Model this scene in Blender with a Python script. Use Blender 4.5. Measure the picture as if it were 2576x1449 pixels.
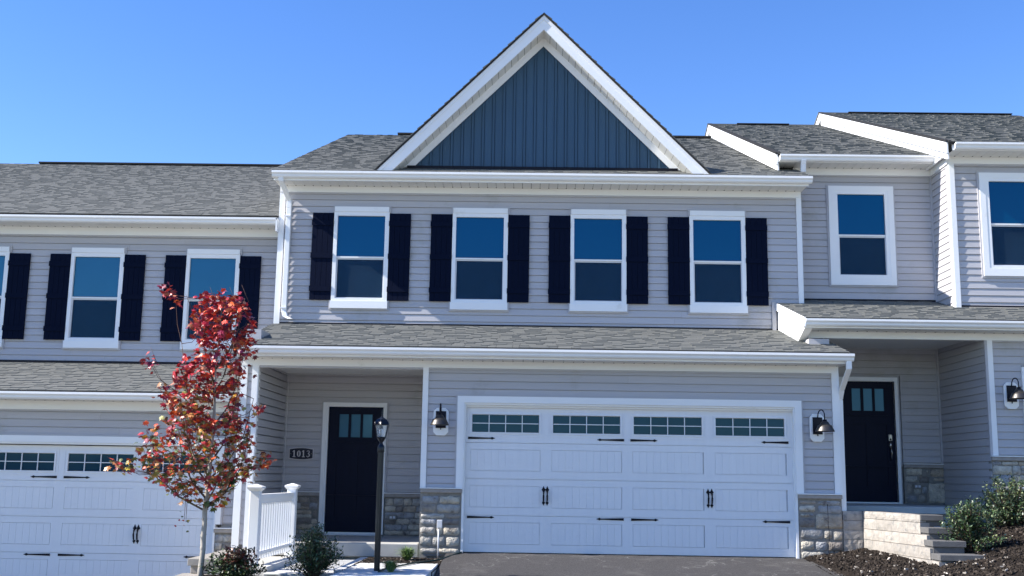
import bpy, bmesh, math, random
from mathutils import Vector, Matrix
random.seed(11)
R = math.radians
S = bpy.context.scene
for o in list(bpy.data.objects): bpy.data.objects.remove(o)
C = S.collection

# ------------------------------------------------------------------ camera
CAM = Vector((0, -16.6, 1.05))
PITCH, YAW, ROLL, FPX = .16862, -.015676, .0156, 2780.08
fwd = Vector((math.sin(YAW)*math.cos(PITCH), math.cos(YAW)*math.cos(PITCH), math.sin(PITCH)))
rgt = Vector((math.cos(YAW), -math.sin(YAW), 0)); upv = rgt.cross(fwd)
r2 = rgt*math.cos(ROLL) + upv*math.sin(ROLL); u2 = r2.cross(fwd)
cd = bpy.data.cameras.new('camera'); cam = bpy.data.objects.new('camera', cd); C.objects.link(cam)
cam.matrix_world = Matrix(((r2.x, u2.x, -fwd.x, CAM.x), (r2.y, u2.y, -fwd.y, CAM.y), (r2.z, u2.z, -fwd.z, CAM.z), (0, 0, 0, 1)))
cd.sensor_width = 36; cd.lens = FPX/2576*36; cd.clip_end = 3000; cd.clip_start = .1
S.camera = cam
S.render.resolution_x = 1024; S.render.resolution_y = 576

# ------------------------------------------------------------------ light
SUN_EL, SUN_AZ = 39.0, 9.5          # sun on the left, 9.5 degrees in front of the facade plane
w = bpy.data.worlds.new('World'); S.world = w; w.use_nodes = True
nt = w.node_tree; nt.nodes.clear()
sky = nt.nodes.new('ShaderNodeTexSky'); sky.sky_type = 'NISHITA'; sky.sun_disc = False
sky.sun_elevation = R(SUN_EL); sky.sun_rotation = R(270 - SUN_AZ)
sky.air_density = 1.0; sky.dust_density = 0.0; sky.ozone_density = 3.0; sky.altitude = 100
bg = nt.nodes.new('ShaderNodeBackground'); bg.inputs[1].default_value = 0.102
wo = nt.nodes.new('ShaderNodeOutputWorld')
hs = nt.nodes.new('ShaderNodeHueSaturation'); hs.inputs['Saturation'].default_value = 1.25; hs.inputs['Hue'].default_value = .514
nt.links.new(sky.outputs[0], hs.inputs['Color']); nt.links.new(hs.outputs[0], bg.inputs[0]); nt.links.new(bg.outputs[0], wo.inputs[0])
sd = bpy.data.lights.new('sun', 'SUN'); sd.energy = 4.3; sd.angle = R(.53); sd.color = (1, .95, .88)
sun = bpy.data.objects.new('sun', sd); C.objects.link(sun)
to_sun = Vector((-math.cos(R(SUN_AZ))*math.cos(R(SUN_EL)), -math.sin(R(SUN_AZ))*math.cos(R(SUN_EL)), math.sin(R(SUN_EL))))
sun.rotation_euler = to_sun.to_track_quat('Z', 'Y').to_euler(); sun.location = to_sun*60
S.view_settings.view_transform = 'Standard'; S.view_settings.look = 'None'
S.view_settings.exposure = 1.32; S.view_settings.gamma = 1; S.view_settings.use_curve_mapping = False

# ------------------------------------------------------------------ materials
MATS = {}
def mat(name, col, rough=.6, spec=.5, stint=None, metal=0, var=.06, vscale=3., bump=0, bscale=60., tone=False, ior=None, alpha=1, stretch=None, coat=0, objvar=0., colattr=False, wear=None, trans=0, bdist=.01):
    m = bpy.data.materials.new(name); m.use_nodes = True; MATS[name] = m
    n = m.node_tree.nodes; l = m.node_tree.links; b = n['Principled BSDF']
    b.inputs['Roughness'].default_value = rough; b.inputs['Metallic'].default_value = metal
    b.inputs['Specular IOR Level'].default_value = spec
    if ior: b.inputs['IOR'].default_value = ior
    if stint: b.inputs['Specular Tint'].default_value = (*stint, 1)
    if coat: b.inputs['Coat Weight'].default_value = coat; b.inputs['Coat Roughness'].default_value = .05
    if trans: b.inputs['Transmission Weight'].default_value = trans
    b.inputs['Alpha'].default_value = alpha
    geo = n.new('ShaderNodeNewGeometry'); mp = n.new('ShaderNodeMapping'); l.new(geo.outputs['Position'], mp.inputs[0])
    if stretch: mp.inputs['Scale'].default_value = stretch
    rgb = n.new('ShaderNodeRGB'); rgb.outputs[0].default_value = (*col, 1); out = rgb.outputs[0]
    if colattr:
        a = n.new('ShaderNodeAttribute'); a.attribute_name = 'col'; out = a.outputs['Color']
    def mul(src, fac_out):
        vm = n.new('ShaderNodeVectorMath'); vm.operation = 'SCALE'
        l.new(src, vm.inputs[0]); l.new(fac_out, vm.inputs['Scale']); return vm.outputs[0]
    if var:
        no = n.new('ShaderNodeTexNoise'); no.inputs['Scale'].default_value = vscale; no.inputs['Detail'].default_value = 5
        l.new(mp.outputs[0], no.inputs['Vector'])
        mr = n.new('ShaderNodeMapRange'); mr.inputs['From Min'].default_value = .25; mr.inputs['From Max'].default_value = .75
        mr.inputs['To Min'].default_value = 1-var; mr.inputs['To Max'].default_value = 1+var
        l.new(no.outputs[0], mr.inputs[0]); out = mul(out, mr.outputs[0])
    if tone:
        a = n.new('ShaderNodeAttribute'); a.attribute_name = 'tone'; out = mul(out, a.outputs['Fac'])
    if objvar:
        oi = n.new('ShaderNodeObjectInfo'); mr = n.new('ShaderNodeMapRange')
        mr.inputs['To Min'].default_value = 1-objvar; mr.inputs['To Max'].default_value = 1+objvar
        l.new(oi.outputs['Random'], mr.inputs[0]); out = mul(out, mr.outputs[0])
    if name == 'stone':
        oi = n.new('ShaderNodeObjectInfo'); cr = n.new('ShaderNodeValToRGB'); cr.color_ramp.interpolation = 'CONSTANT'
        cols_ = [(.9, .95, 1.05), (1.15, 1.02, .86), (.62, .58, .56), (1.0, 1.0, 1.0), (1.3, 1.22, 1.08), (.8, .74, .68), (1.1, 1.08, 1.02)]
        for i, cc in enumerate(cols_):
            e = cr.color_ramp.elements[i] if i < 2 else cr.color_ramp.elements.new(i/len(cols_)); e.position = i/len(cols_); e.color = (*cc, 1)
        l.new(oi.outputs['Random'], cr.inputs[0]); vm = n.new('ShaderNodeVectorMath'); vm.operation = 'MULTIPLY'; l.new(out, vm.inputs[0]); l.new(cr.outputs[0], vm.inputs[1]); out = vm.outputs[0]
    if wear:   # (colour, scale, threshold) stains
        no = n.new('ShaderNodeTexNoise'); no.inputs['Scale'].default_value = wear[1]; no.inputs['Detail'].default_value = 8
        no.inputs['Roughness'].default_value = .65
        l.new(geo.outputs['Position'], no.inputs['Vector'])
        mr = n.new('ShaderNodeMapRange'); mr.inputs['From Min'].default_value = wear[2]; mr.inputs['From Max'].default_value = wear[2]+.12
        l.new(no.outputs[0], mr.inputs[0])
        mx = n.new('ShaderNodeMix'); mx.data_type = 'RGBA'; mx.inputs['B'].default_value = (*wear[0], 1)
        l.new(mr.outputs[0], mx.inputs['Factor']); l.new(out, mx.inputs['A']); out = mx.outputs['Result']
    l.new(out, b.inputs['Base Color'])
    if bump:
        no = n.new('ShaderNodeTexNoise'); no.inputs['Scale'].default_value = bscale; no.inputs['Detail'].default_value = 6
        l.new(mp.outputs[0], no.inputs['Vector'])
        bp = n.new('ShaderNodeBump'); bp.inputs['Strength'].default_value = bump; bp.inputs['Distance'].default_value = bdist
        l.new(no.outputs[0], bp.inputs['Height']); l.new(bp.outputs[0], b.inputs['Normal'])
    return m
mat('siding', (.45, .44, .455), .55, .35, var=.05, vscale=1.2, bump=.25, bscale=25, stretch=(.15, 1, 6), objvar=.035, wear=((.38, .37, .36), .9, .58))
mat('siding_side', (.45, .44, .455), .55, .35, var=.035, vscale=1.2, bump=.15, bscale=25, stretch=(1, .15, 6), objvar=.02)
mat('trim', (.83, .83, .82), .45, .4, var=.02, vscale=2, wear=((.70, .69, .66), 1.7, .64))
mat('soffit', (.74, .73, .69), .5, .35, var=.02)
mat('vent_dark', (.03, .03, .03), .9, .2)
mat('shingle', (.152, .155, .146), .95, .1, var=.07, vscale=90, tone=True, bump=.5, bscale=220, bdist=.003)
mat('roof_base', (.035, .035, .035), .95, .1)
mat('blue_board', (.040, .088, .142), .6, .35, var=.05, vscale=2, bump=.25, bscale=30, stretch=(5, 5, .4), objvar=.03)
mat('shutter', (.0016, .0048, .019), .7, spec=.08, var=.1, vscale=9, bump=.25, bscale=30, stretch=(5, 5, .5))
mat('glass', (.000, .032, .072), .03, spec=.5, ior=1.9, stint=(.15, .6, 1.0), var=.10, vscale=.6)
mat('glass_sky_tint', (.010, .062, .125), .03, spec=.5, ior=1.9, stint=(.3, .75, 1.0), var=.12, vscale=.6)  # paler copy of glass, brighter sky reflection put into the base colour
mat('glass_low', (.003, .034, .080), .05, spec=.5, ior=1.8, stint=(.15, .55, 1.0), var=.25, vscale=1.1)
mat('garage_glass', (.008, .034, .062), .08, spec=.4, ior=1.45, stint=(.4, .75, 1), var=.15, vscale=1.2)  # blue of the reflected sky put into the base colour
mat('door_glass', (.05, .14, .22), .12, spec=.4, ior=1.5, stint=(.4, .75, 1), var=.12, vscale=2)  # base blue stands in for the sky mirrored in the door lights
mat('screen', (.022, .045, .075), .8, spec=.1, alpha=.35, var=.15, vscale=8)
mat('door_paint', (.0016, .0045, .020), .5, spec=.15, var=.12, vscale=6, bump=.2, bscale=20, stretch=(5, 5, .5))
mat('garage_white', (.78, .78, .785), .5, .4, var=.02, vscale=2.5, bump=.3, bscale=30, stretch=(6, 6, .5), bdist=.004, wear=((.68, .67, .65), 2.2, .66))
mat('black_iron', (.004, .004, .010), .5, .25, var=.1, vscale=40)
mat('bronze', (.075, .07, .066), .42, .5, metal=.7, var=.05)
mat('nickel', (.5, .48, .45), .28, .5, metal=1, var=.05)
mat('post_black', (.004, .006, .011), .3, .4, var=.1, vscale=30)
mat('clear_glass', (.85, .9, .92), .06, .5, ior=1.45, alpha=.22, var=0)
mat('mortar', (.25, .235, .21), .95, .1, var=.15, vscale=25, bump=.8, bscale=90)
mat('stone', (.40, .38, .345), .9, .12, var=.28, vscale=9, bump=.9, bscale=34, objvar=.1, bdist=.03, wear=((.15, .13, .12), 5.0, .56))
mat('ledge', (.33, .30, .27), .9, .15, var=.12, vscale=14, bump=.4, bscale=80)
mat('concrete', (.42, .41, .38), .9, .15, var=.08, vscale=6, bump=.3, bscale=120, bdist=.004)
mat('concrete_white', (.60, .59, .56), .9, .15, var=.06, vscale=5, bump=.3, bscale=150, bdist=.004)
mat('block', (.345, .315, .278), .92, .1, var=.14, vscale=16, bump=.7, bscale=70, objvar=.1, bdist=.008, wear=((.22, .215, .205), 11, .54))
mat('paver_grey_shade', (.125, .122, .12), .9, .12, var=.12, vscale=14, bump=.3, bscale=90)  # dark grey pavers, with the shade on the step fronts put into the colour
mat('cap_stone', (.30, .28, .25), .9, .15, var=.12, vscale=10, bump=.3, bscale=80)
mat('asphalt', (.072, .068, .067), .9, spec=.2, var=.6, vscale=60, bump=1., bscale=120, bdist=.016, wear=((.11, .105, .10), 1.6, .56))
mat('mulch', (.024, .019, .016), .95, .1, var=.5, vscale=40, bump=1., bscale=60, bdist=.03)
mat('chip', (.06, .042, .032), .9, .1, var=.3, colattr=True)
mat('ground', (.23, .225, .19), .95, .1, var=.3, vscale=2)
mat('bark', (.36, .33, .285), .9, .15, var=.2, vscale=14, bump=.6, bscale=40, wear=((.20, .17, .14), 14, .6))
mat('twig', (.12, .075, .06), .85, .15, var=.2, vscale=20)
mat('leaf', (.2, .02, .02), .42, .5, colattr=True, var=.12, vscale=20)
mat('hose', (.012, .03, .022), .45, .4)
mat('plaque_dark', (.01, .012, .025), .5, .4)
mat('plaque_metal', (.62, .58, .57), .6, .4, var=.06)
mat('box_grey', (.62, .63, .65), .5, .4)
mat('clear_bulb', (.9, .9, .88), .05, .6, ior=1.5, alpha=.6, var=0)

def scuffs(m):
    n = m.node_tree.nodes; l = m.node_tree.links; b = n['Principled BSDF']; src = b.inputs['Base Color'].links[0].from_socket
    geo = n.new('ShaderNodeNewGeometry'); no = n.new('ShaderNodeTexNoise'); no.inputs['Scale'].default_value = 2.2; no.inputs['Detail'].default_value = 4
    l.new(geo.outputs['Position'], no.inputs['Vector'])
    ad = n.new('ShaderNodeMixRGB'); ad.blend_type = 'ADD'; ad.inputs[0].default_value = .6; l.new(geo.outputs['Position'], ad.inputs[1]); l.new(no.outputs['Color'], ad.inputs[2])
    vo = n.new('ShaderNodeTexVoronoi'); vo.feature = 'DISTANCE_TO_EDGE'; vo.inputs['Scale'].default_value = 2.6; l.new(ad.outputs[0], vo.inputs['Vector'])
    mr = n.new('ShaderNodeMapRange'); mr.inputs['From Min'].default_value = .0; mr.inputs['From Max'].default_value = .03; mr.inputs['To Min'].default_value = 1; mr.inputs['To Max'].default_value = 0
    l.new(vo.outputs['Distance'], mr.inputs[0])
    n2 = n.new('ShaderNodeTexNoise'); n2.inputs['Scale'].default_value = 1.1; n2.inputs['Detail'].default_value = 6; l.new(geo.outputs['Position'], n2.inputs['Vector'])
    m2 = n.new('ShaderNodeMapRange'); m2.inputs['From Min'].default_value = .47; m2.inputs['From Max'].default_value = .62; l.new(n2.outputs[0], m2.inputs[0])
    mu = n.new('ShaderNodeMath'); mu.operation = 'MULTIPLY'; l.new(mr.outputs[0], mu.inputs[0]); l.new(m2.outputs[0], mu.inputs[1])
    mx = n.new('ShaderNodeMix'); mx.data_type = 'RGBA'; mx.inputs['B'].default_value = (.20, .195, .185, 1); l.new(mu.outputs[0], mx.inputs['Factor']); l.new(src, mx.inputs['A']); l.new(mx.outputs['Result'], b.inputs['Base Color'])
scuffs(MATS['asphalt'])
# ------------------------------------------------------------------ mesh helpers
class MB:
    def __init__(s): s.v = []; s.f = []; s.t = []; s.c = []
    def quad(s, a, b, c, d, tone=1., col=None):
        i = len(s.v); s.v += [a, b, c, d]; s.f.append((i, i+1, i+2, i+3)); s.t.append(tone); s.c.append(col)
    def poly(s, pts, tone=1., col=None):
        i = len(s.v); s.v += list(pts); s.f.append(tuple(range(i, i+len(pts)))); s.t.append(tone); s.c.append(col)
    def hexa(s, P, tone=1., col=None):   # 8 points: bottom 0-3 ccw, top 4-7
        i = len(s.v); s.v += list(P)
        for q in ((3, 2, 1, 0), (4, 5, 6, 7), (0, 1, 5, 4), (1, 2, 6, 5), (2, 3, 7, 6), (3, 0, 4, 7)):
            s.f.append(tuple(i+k for k in q)); s.t.append(tone); s.c.append(col)
    def box(s, x0, x1, y0, y1, z0, z1, tone=1., col=None):
        s.hexa([(x0, y0, z0), (x1, y0, z0), (x1, y1, z0), (x0, y1, z0), (x0, y0, z1), (x1, y0, z1), (x1, y1, z1), (x0, y1, z1)], tone, col)
    def prism(s, pts, ext, tone=1., col=None):   # polygon (3d pts) extruded by vector ext
        n = len(pts); i = len(s.v); e = Vector(ext)
        s.v += [tuple(p) for p in pts] + [tuple(Vector(p)+e) for p in pts]
        s.f.append(tuple(range(i, i+n))[::-1]); s.f.append(tuple(range(i+n, i+2*n)))
        s.t += [tone]*2; s.c += [col]*2
        for k in range(n):
            j = (k+1) % n; s.f.append((i+k, i+j, i+n+j, i+n+k)); s.t.append(tone); s.c.append(col)
    def tube(s, pts, rad, n=8, tone=1., col=None, cap=True):
        pts = [Vector(p) for p in pts]; i0 = len(s.v); rads = rad if hasattr(rad, '__len__') else [rad]*len(pts)
        for k, p in enumerate(pts):
            d = (pts[min(k+1, len(pts)-1)]-pts[max(k-1, 0)]).normalized()
            a = d.cross(Vector((0, 0, 1)) if abs(d.z) < .9 else Vector((1, 0, 0))).normalized(); b = d.cross(a)
            for j in range(n):
                t = 2*math.pi*j/n; s.v.append(tuple(p+a*math.cos(t)*rads[k]+b*math.sin(t)*rads[k]))
        for k in range(len(pts)-1):
            for j in range(n):
                a = i0+k*n+j; b = i0+k*n+(j+1) % n
                s.f.append((a, b, b+n, a+n)); s.t.append(tone); s.c.append(col)
        if cap:
            s.f.append(tuple(range(i0, i0+n))[::-1]); s.f.append(tuple(i0+(len(pts)-1)*n+j for j in range(n))); s.t += [tone]*2; s.c += [col]*2
    def lathe(s, prof, cx, cy, cz, n=16, tone=1., col=None, axis=None):   # prof list of (r, z)
        i0 = len(s.v)
        for r, z in prof:
            for j in range(n):
                t = 2*math.pi*j/n; s.v.append((cx+r*math.cos(t), cy+r*math.sin(t), cz+z))
        for k in range(len(prof)-1):
            for j in range(n):
                a = i0+k*n+j; b = i0+k*n+(j+1) % n
                s.f.append((a, b, b+n, a+n)); s.t.append(tone); s.c.append(col)
    def mesh(s, name, m, smooth=False, bevel=0):
        me = bpy.data.meshes.new(name); me.from_pydata([tuple(p) for p in s.v], [], s.f)
        if MATS[m].name in ('shingle',):
            a = me.attributes.new('tone', 'FLOAT', 'FACE'); a.data.foreach_set('value', s.t)
        if any(c is not None for c in s.c):
            a = me.attributes.new('col', 'FLOAT_COLOR', 'FACE')
            a.data.foreach_set('color', [x for c in s.c for x in ((*(c or (.2, .2, .2)), 1))])
        me.materials.append(MATS[m])
        if smooth: me.polygons.foreach_set('use_smooth', [True]*len(me.polygons))
        bm = bmesh.new(); bm.from_mesh(me); bmesh.ops.recalc_face_normals(bm, faces=bm.faces)
        if bevel: bmesh.ops.bevel(bm, geom=list(bm.edges), offset=bevel, segments=1, affect='EDGES')
        bm.to_mesh(me); bm.free(); me.update(); return me
def link(name, me, parent=None, loc=(0, 0, 0), rot=(0, 0, 0)):
    o = bpy.data.objects.new(name, me); C.objects.link(o); o.location = loc; o.rotation_euler = rot
    if parent: o.parent = parent
    return o
def obj(name, mb, m, parent=None, smooth=False, bevel=0, kind=None, label=None):
    o = link(name, mb.mesh(name, m, smooth, bevel), parent)
    if kind: o['kind'] = kind
    if label: o['label'] = label
    return o
def box(name, b, m, parent=None, bevel=0, **k):
    mb = MB(); mb.box(*b); return obj(name, mb, m, parent, bevel=bevel, **k)
def thing(name, label, cat, group=None, loc=(0, 0, 0)):
    # the Empty stays at the base point; children keep world coordinates through their parent inverse
    o = bpy.data.objects.new(name, None); C.objects.link(o); o.location = loc
    o['label'] = label; o['category'] = cat
    if group: o['group'] = group
    return o
def tag(o, label, cat, group=None, kind=None):
    if label: o['label'] = label
    if cat: o['category'] = cat
    if group: o['group'] = group
    if kind: o['kind'] = kind
    return o

# ------------------------------------------------------------------ ground (structure)
def drive_z(x, y):
    z = -.072
    if y < 0: z += .07*max(y, -3) + .04*min(0, y+3)*1.0
    return z
def clampi(v, a, b): return max(a, min(b, v))
def ground_z(x, y):
    base = drive_z(x, y)
    if x > 4.05:
        t = .03 + .19*(x-4.7) + .045*min(y, 0) if x > 4.7 else .03 + .06*min(y, 0) + (x-4.7)*.15
        t = min(t, .03+.19*3.2+.045*min(y, 0))
        if x < 4.05-.125*max(y, -3.5): return base-.02
        k = clampi((y+9)/5, 0, 1); k = 1 if y > -4 else k
        return base + (max(t, base+.02)-base)*k if y < 0 else max(t, base+.02)
    if x < -.95 and x > -4.2:
        return -.30 if y > -4 else min(base+.1, -.15)
    if x <= -4.2:
        return -.73 + .02*y*1.0 if y > -12 else -.97
    return base
def ground():
    mb = MB(); xs = sorted(set([-900, -300, -80, -30, -16, -12, -10, -8, -6, -5, -4.45, -4.44, -4.2, -4.199, -4, -3, -2.2, -1.3, -1.19, -.95, -.949, 0, 2, 4.04, 4.051] + [4.2+.25*i for i in range(18)] + [9, 11, 15, 30, 80, 300, 900]))
    ys = sorted(set([-900, -300, -80, -40, -25, -18, -14, -12, -9, -7, -5, -4] + [-3.5+.25*i for i in range(16)] + [.9, 2.5, 5, 17, 40, 100, 300, 900]))
    def gz(x, y):
        if y > .6 or x < -12 or x > 12 or y < -14: return -1.0 if x < 12 or y < -14 else -.2
        return ground_z(x, y) - .02
    idx = {}
    for i, x in enumerate(xs):
        for j, y in enumerate(ys): idx[i, j] = len(mb.v); mb.v.append((x, y, gz(x, y)))
    for i in range(len(xs)-1):
        for j in range(len(ys)-1):
            mb.f.append((idx[i, j], idx[i+1, j], idx[i+1, j+1], idx[i, j+1])); mb.t.append(1); mb.c.append(None)
    tag(obj('ground', mb, 'ground'), None, None, kind='structure')
ground()
def sheet(name, x0, x1, y0, y1, m, f, nx=30, ny=30, noise=0, edge=0):
    mb = MB(); rnd = random.Random(5)
    for j in range(ny+1):
        for i in range(nx+1):
            x = x0+(x1-x0)*i/nx; y = y0+(y1-y0)*j/ny
            mb.v.append((x, y, f(x, y)+rnd.uniform(-noise, noise)))
    for j in range(ny):
        for i in range(nx):
            a = j*(nx+1)+i; mb.f.append((a, a+1, a+nx+2, a+nx+1)); mb.t.append(1); mb.c.append(None)
    return obj(name, mb, m, smooth=True)
tag(sheet('driveway', -1.16, 4.50, -14, .03, 'asphalt', lambda x, y: drive_z(x, y)+.004, 40, 90, .0025), None, None, kind='structure')
tag(box('street', (-300, 300, -26, -15, -1.4, -.93), 'concrete'), None, None, kind='structure')  # unseen pale street, added to bounce light into the shaded fronts
tag(sheet('driveway', -10.5, -4.30, -14, .47, 'asphalt', lambda x, y: -.725+.03*y, 20, 40, .002), None, None, kind='structure')
tag(sheet('mulch_bed', 4.045, 9.5, -5, .58, 'mulch', lambda x, y: ground_z(x, y)+.012, 130, 120, .014), None, None, kind='structure')
tag(sheet('mulch_bed', -4.0, -1.165, -4.5, -2.56, 'mulch', lambda x, y: -.215, 60, 40, .012), None, None, kind='structure')
tag(sheet('mulch_bed', -2.31, -1.165, -4.5, -.0, 'mulch', lambda x, y: (-.172+.012*clampi(-(y+.6), 0, 1.2)) if y > -2.4 else -.23, 60, 120, .012), None, None, kind='structure')
def chips(x0, x1, y0, y1, f, n, seed):
    rnd = random.Random(seed); mb = MB()
    for k in range(n):
        x = rnd.uniform(x0, x1); y = rnd.uniform(y0, y1)
        z = f(x, y)+.012; l = rnd.uniform(.008, .032); wd = l*rnd.uniform(.25, .6); h = rnd.uniform(.004, .012)
        a = rnd.uniform(0, 6.28); ti = rnd.uniform(-.5, .5); ca, sa = math.cos(a), math.sin(a)
        u = rnd.random()
        col = (.034, .027, .022) if u < .8 else (.075, .06, .048) if u < .965 else (.42, .38, .33)
        k2 = rnd.uniform(.6, 1.4); col = tuple(c*k2 for c in col)
        P = []
        for zz in (-h, h):
            for sx, sy in ((-1, -1), (1, -1), (1, 1), (-1, 1)):
                lx = sx*l*rnd.uniform(.8, 1); ly = sy*wd*rnd.uniform(.8, 1)
                P.append((x+ca*lx-sa*ly, y+sa*lx+ca*ly, z+zz+ti*lx))
        mb.hexa(P, col=col)
    return mb
tag(obj('mulch_chips', chips(4.12, 8.3, -3.6, .2, lambda x, y: ground_z(x, y)+.01, 9000, 3), 'chip'), 'dark brown wood mulch chips scattered with pale pebbles beside the block wall', 'mulch', kind='stuff')
tag(obj('mulch_chips', chips(-2.29, -1.18, -1.4, -.03, lambda x, y: -.172+.012*clampi(-(y+.6), 0, 1.2), 3600, 4), 'chip'), 'dark brown wood mulch chips around the lamp post and hose', 'mulch', kind='stuff')

# ------------------------------------------------------------------ wall siding
STEP = .1167
def wall_boards(parent, O, u, n, u0, u1, z0, z1, holes=(), zb=0., m='siding', joints=True, seed=1):
    """clapboards on a vertical wall: O origin, u along-wall unit vector, n outward normal; holes = (ua, ub, za, zb)"""
    O = Vector(O); u = Vector(u); n = Vector(n); rnd = random.Random(seed)
    k0 = math.floor((z0-zb)/STEP+1e-6); row = k0
    while zb+row*STEP < z1-.004:
        a = zb+row*STEP; b = a+STEP; lo, hi = max(a, z0), min(b, z1)
        cuts = {u0, u1}
        for h in holes:
            if h[2] < hi-.002 and h[3] > lo+.002: cuts |= {clampi(h[0], u0, u1), clampi(h[1], u0, u1)}
        if joints and u1-u0 > 3.8:
            j = u0 + 3.66*(.35+.65*rnd.random())
            while j < u1-.4:
                cuts.add(j); cuts.add(j+.0025); j += 3.66
        cuts = sorted(cuts); cells = []
        for ca, cb in zip(cuts, cuts[1:]):
            if cb-ca < .003: cells.append(None); continue
            mid = (ca+cb)/2; l2, h2 = lo, hi; skip = False
            for h in holes:
                if h[0] < mid < h[1] and h[2] < h2 and h[3] > l2:
                    if h[2] <= l2+.003 and h[3] >= h2-.003: skip = True
                    elif h[2] <= l2+.003: l2 = h[3]
                    elif h[3] >= h2-.003: h2 = h[2]
                    else: skip = True
            cells.append(None if skip or h2-l2 < .006 else (ca, cb, l2, h2))
        mb = None
        def flush(mb):
            if mb and mb.f: obj('siding_board', mb, m, parent)
        prev = None
        for ce in cells+[None]:
            if ce is None: flush(mb); mb = None; continue
            if mb is None: mb = MB()
            ca, cb, l2, h2 = ce
            def off(z): return .0125-.011*(z-a)/STEP
            P = lambda uu, z, o: tuple(O+u*uu+n*o+Vector((0, 0, z)))
            tops = h2 == hi and hi == b
            h3 = h2-.012 if tops else h2
            mb.hexa([P(ca, l2, off(l2)), P(cb, l2, off(l2)), P(cb, l2, -.004), P(ca, l2, -.004),
                     P(ca, h3, off(h3)), P(cb, h3, off(h3)), P(cb, h3, -.004), P(ca, h3, -.004)])
            if tops: mb.hexa([P(ca, h3, -.010), P(cb, h3, -.010), P(cb, h3, -.02), P(ca, h3, -.02),
                     P(ca, h2+.004, -.010), P(cb, h2+.004, -.010), P(cb, h2+.004, -.02), P(ca, h2+.004, -.02)])
        row += 1

def soffit(parent, x0, x1, yf, yw, z, slots=True):
    """vented soffit: one panel per groove pitch, fascia edge yf (front) to wall yw"""
    pitch = .151; x = x0; k = 0
    me = MB(); me.box(0, pitch-.006, yf, yw, 0, .012); me = me.mesh('soffit_panel', 'soffit')
    while x < x1-.01:
        wd = min(pitch, x1-x)
        if wd > pitch-.01: o = link('soffit_panel', me, parent, (x, 0, z))
        else: box('soffit_panel', (x, x+wd-.004, yf, yw, z, z+.012), 'soffit', parent)
        x += pitch
    box('soffit_backing', (x0+.002, x1-.002, yf+.004, yw-.004, z+.013, z+.03), 'vent_dark', parent)
    mb = MB(); x = x0+pitch
    while x < x1-.02:
        mb.box(x-.012, x+.006, yw-.05, yw-.02, z-.0015, z+.006); x += pitch
    obj('soffit_vent', mb, 'vent_dark', parent)

def gutter(parent, x0, x1, yf, z0, z1, yb):
    """K-style gutter: profile extruded along X"""
    prof = [(yb, z0), (yf+.055, z0), (yf+.035, z0+.02), (yf+.03, z0+.045), (yf+.008, z0+.066), (yf, z0+.072), (yf, z1), (yf+.02, z1), (yf+.02, z1-.012), (yb-.006, z1-.012), (yb-.006, z1), (yb, z1)]
    mb = MB(); mb.prism([(x0, y, z) for y, z in prof], (x1-x0, 0, 0)); return obj('gutter', mb, 'trim', parent)

def shingles(parent, x0, x1, y0, z0, slope, y1, nsep, seed, expo=.150, yclip=None):
    """front-facing roof slope, rising towards +Y: base deck, nsep front tabs as own objects, rest joined"""
    rnd = random.Random(seed); th = math.atan(slope); L = (y1-y0)/math.cos(th)
    roof = MB(); n = Vector((0, -math.sin(th), math.cos(th))); up = Vector((0, math.cos(th), math.sin(th)))
    A = Vector((0, y0, z0))
    def P(x, v, h): return tuple(Vector((x, 0, 0))+A+up*v+n*h)
    roof.hexa([P(x0+.01, .01, -.05), P(x1-.01, .01, -.05), P(x1-.01, L, -.05), P(x0+.01, L, -.05), P(x0+.01, .01, -.001), P(x1-.01, .01, -.001), P(x1-.01, L, -.001), P(x0+.01, L, -.001)])
    ro = obj('roof', roof, 'roof_base', parent)
    W = [.10, .13, .16, .20, .24, .28]; variants = {}
    def shape(mb, xa, wd, v, hb, tone, topcut=None, jit=0):
        vt = min(v+expo+.03, L)
        if vt-v < .02: return
        mb.hexa([P(xa, v+jit, 0), P(xa+wd, v, 0), P(xa+wd, vt, -.002), P(xa, vt, -.002), P(xa, v+jit, hb), P(xa+wd, v, hb), P(xa+wd, vt, .001), P(xa, vt, .001)], tone)
    sep = 0; joined = MB(); row = 0
    while row*expo < L-.03:
        v = row*expo; x = x0-rnd.uniform(0, .2)+ (0); raised = rnd.random() < .5
        bandtone = rnd.uniform(.97, 1.03)
        while x < x1-.004:
            wd = rnd.choice(W); raised = not raised if rnd.random() < .8 else raised
            tone = rnd.choice([.97, 1.0, 1.03, 1.06]) if raised else rnd.choice([.93, .96, .99])
            xa = max(x, x0); wb = min(x+wd, x1)-xa; hb = .015 if raised else .008
            if wb > .01:
                if sep < nsep and abs(wb-wd) < 1e-6 and v+expo+.03 < L:
                    key = (wd, tone, raised)
                    if key not in variants:
                        q = MB(); c, s_ = math.cos(th), math.sin(th)
                        q.hexa([(0, 0, 0), (wd-.006, 0, 0), (wd-.006, expo+.03, -.002), (0, expo+.03, -.002), (0, 0, hb), (wd-.006, 0, hb), (wd-.006, expo+.03, .001), (0, expo+.03, .001)], tone)
                        variants[key] = q.mesh('shingle', 'shingle')
                    p = Vector((xa, 0, 0))+A+up*(v+rnd.uniform(-.004, .004))
                    link('shingle', variants[key], ro, p, (th, 0, 0)); sep += 1
                else: shape(joined, xa, wb-.005, v, hb, tone*bandtone, jit=rnd.uniform(-.004, .004))
            x += wd
        row += 1
    if joined.f:
        jo = obj('shingle', joined, 'shingle', ro, kind='stuff')
    return ro

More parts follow.
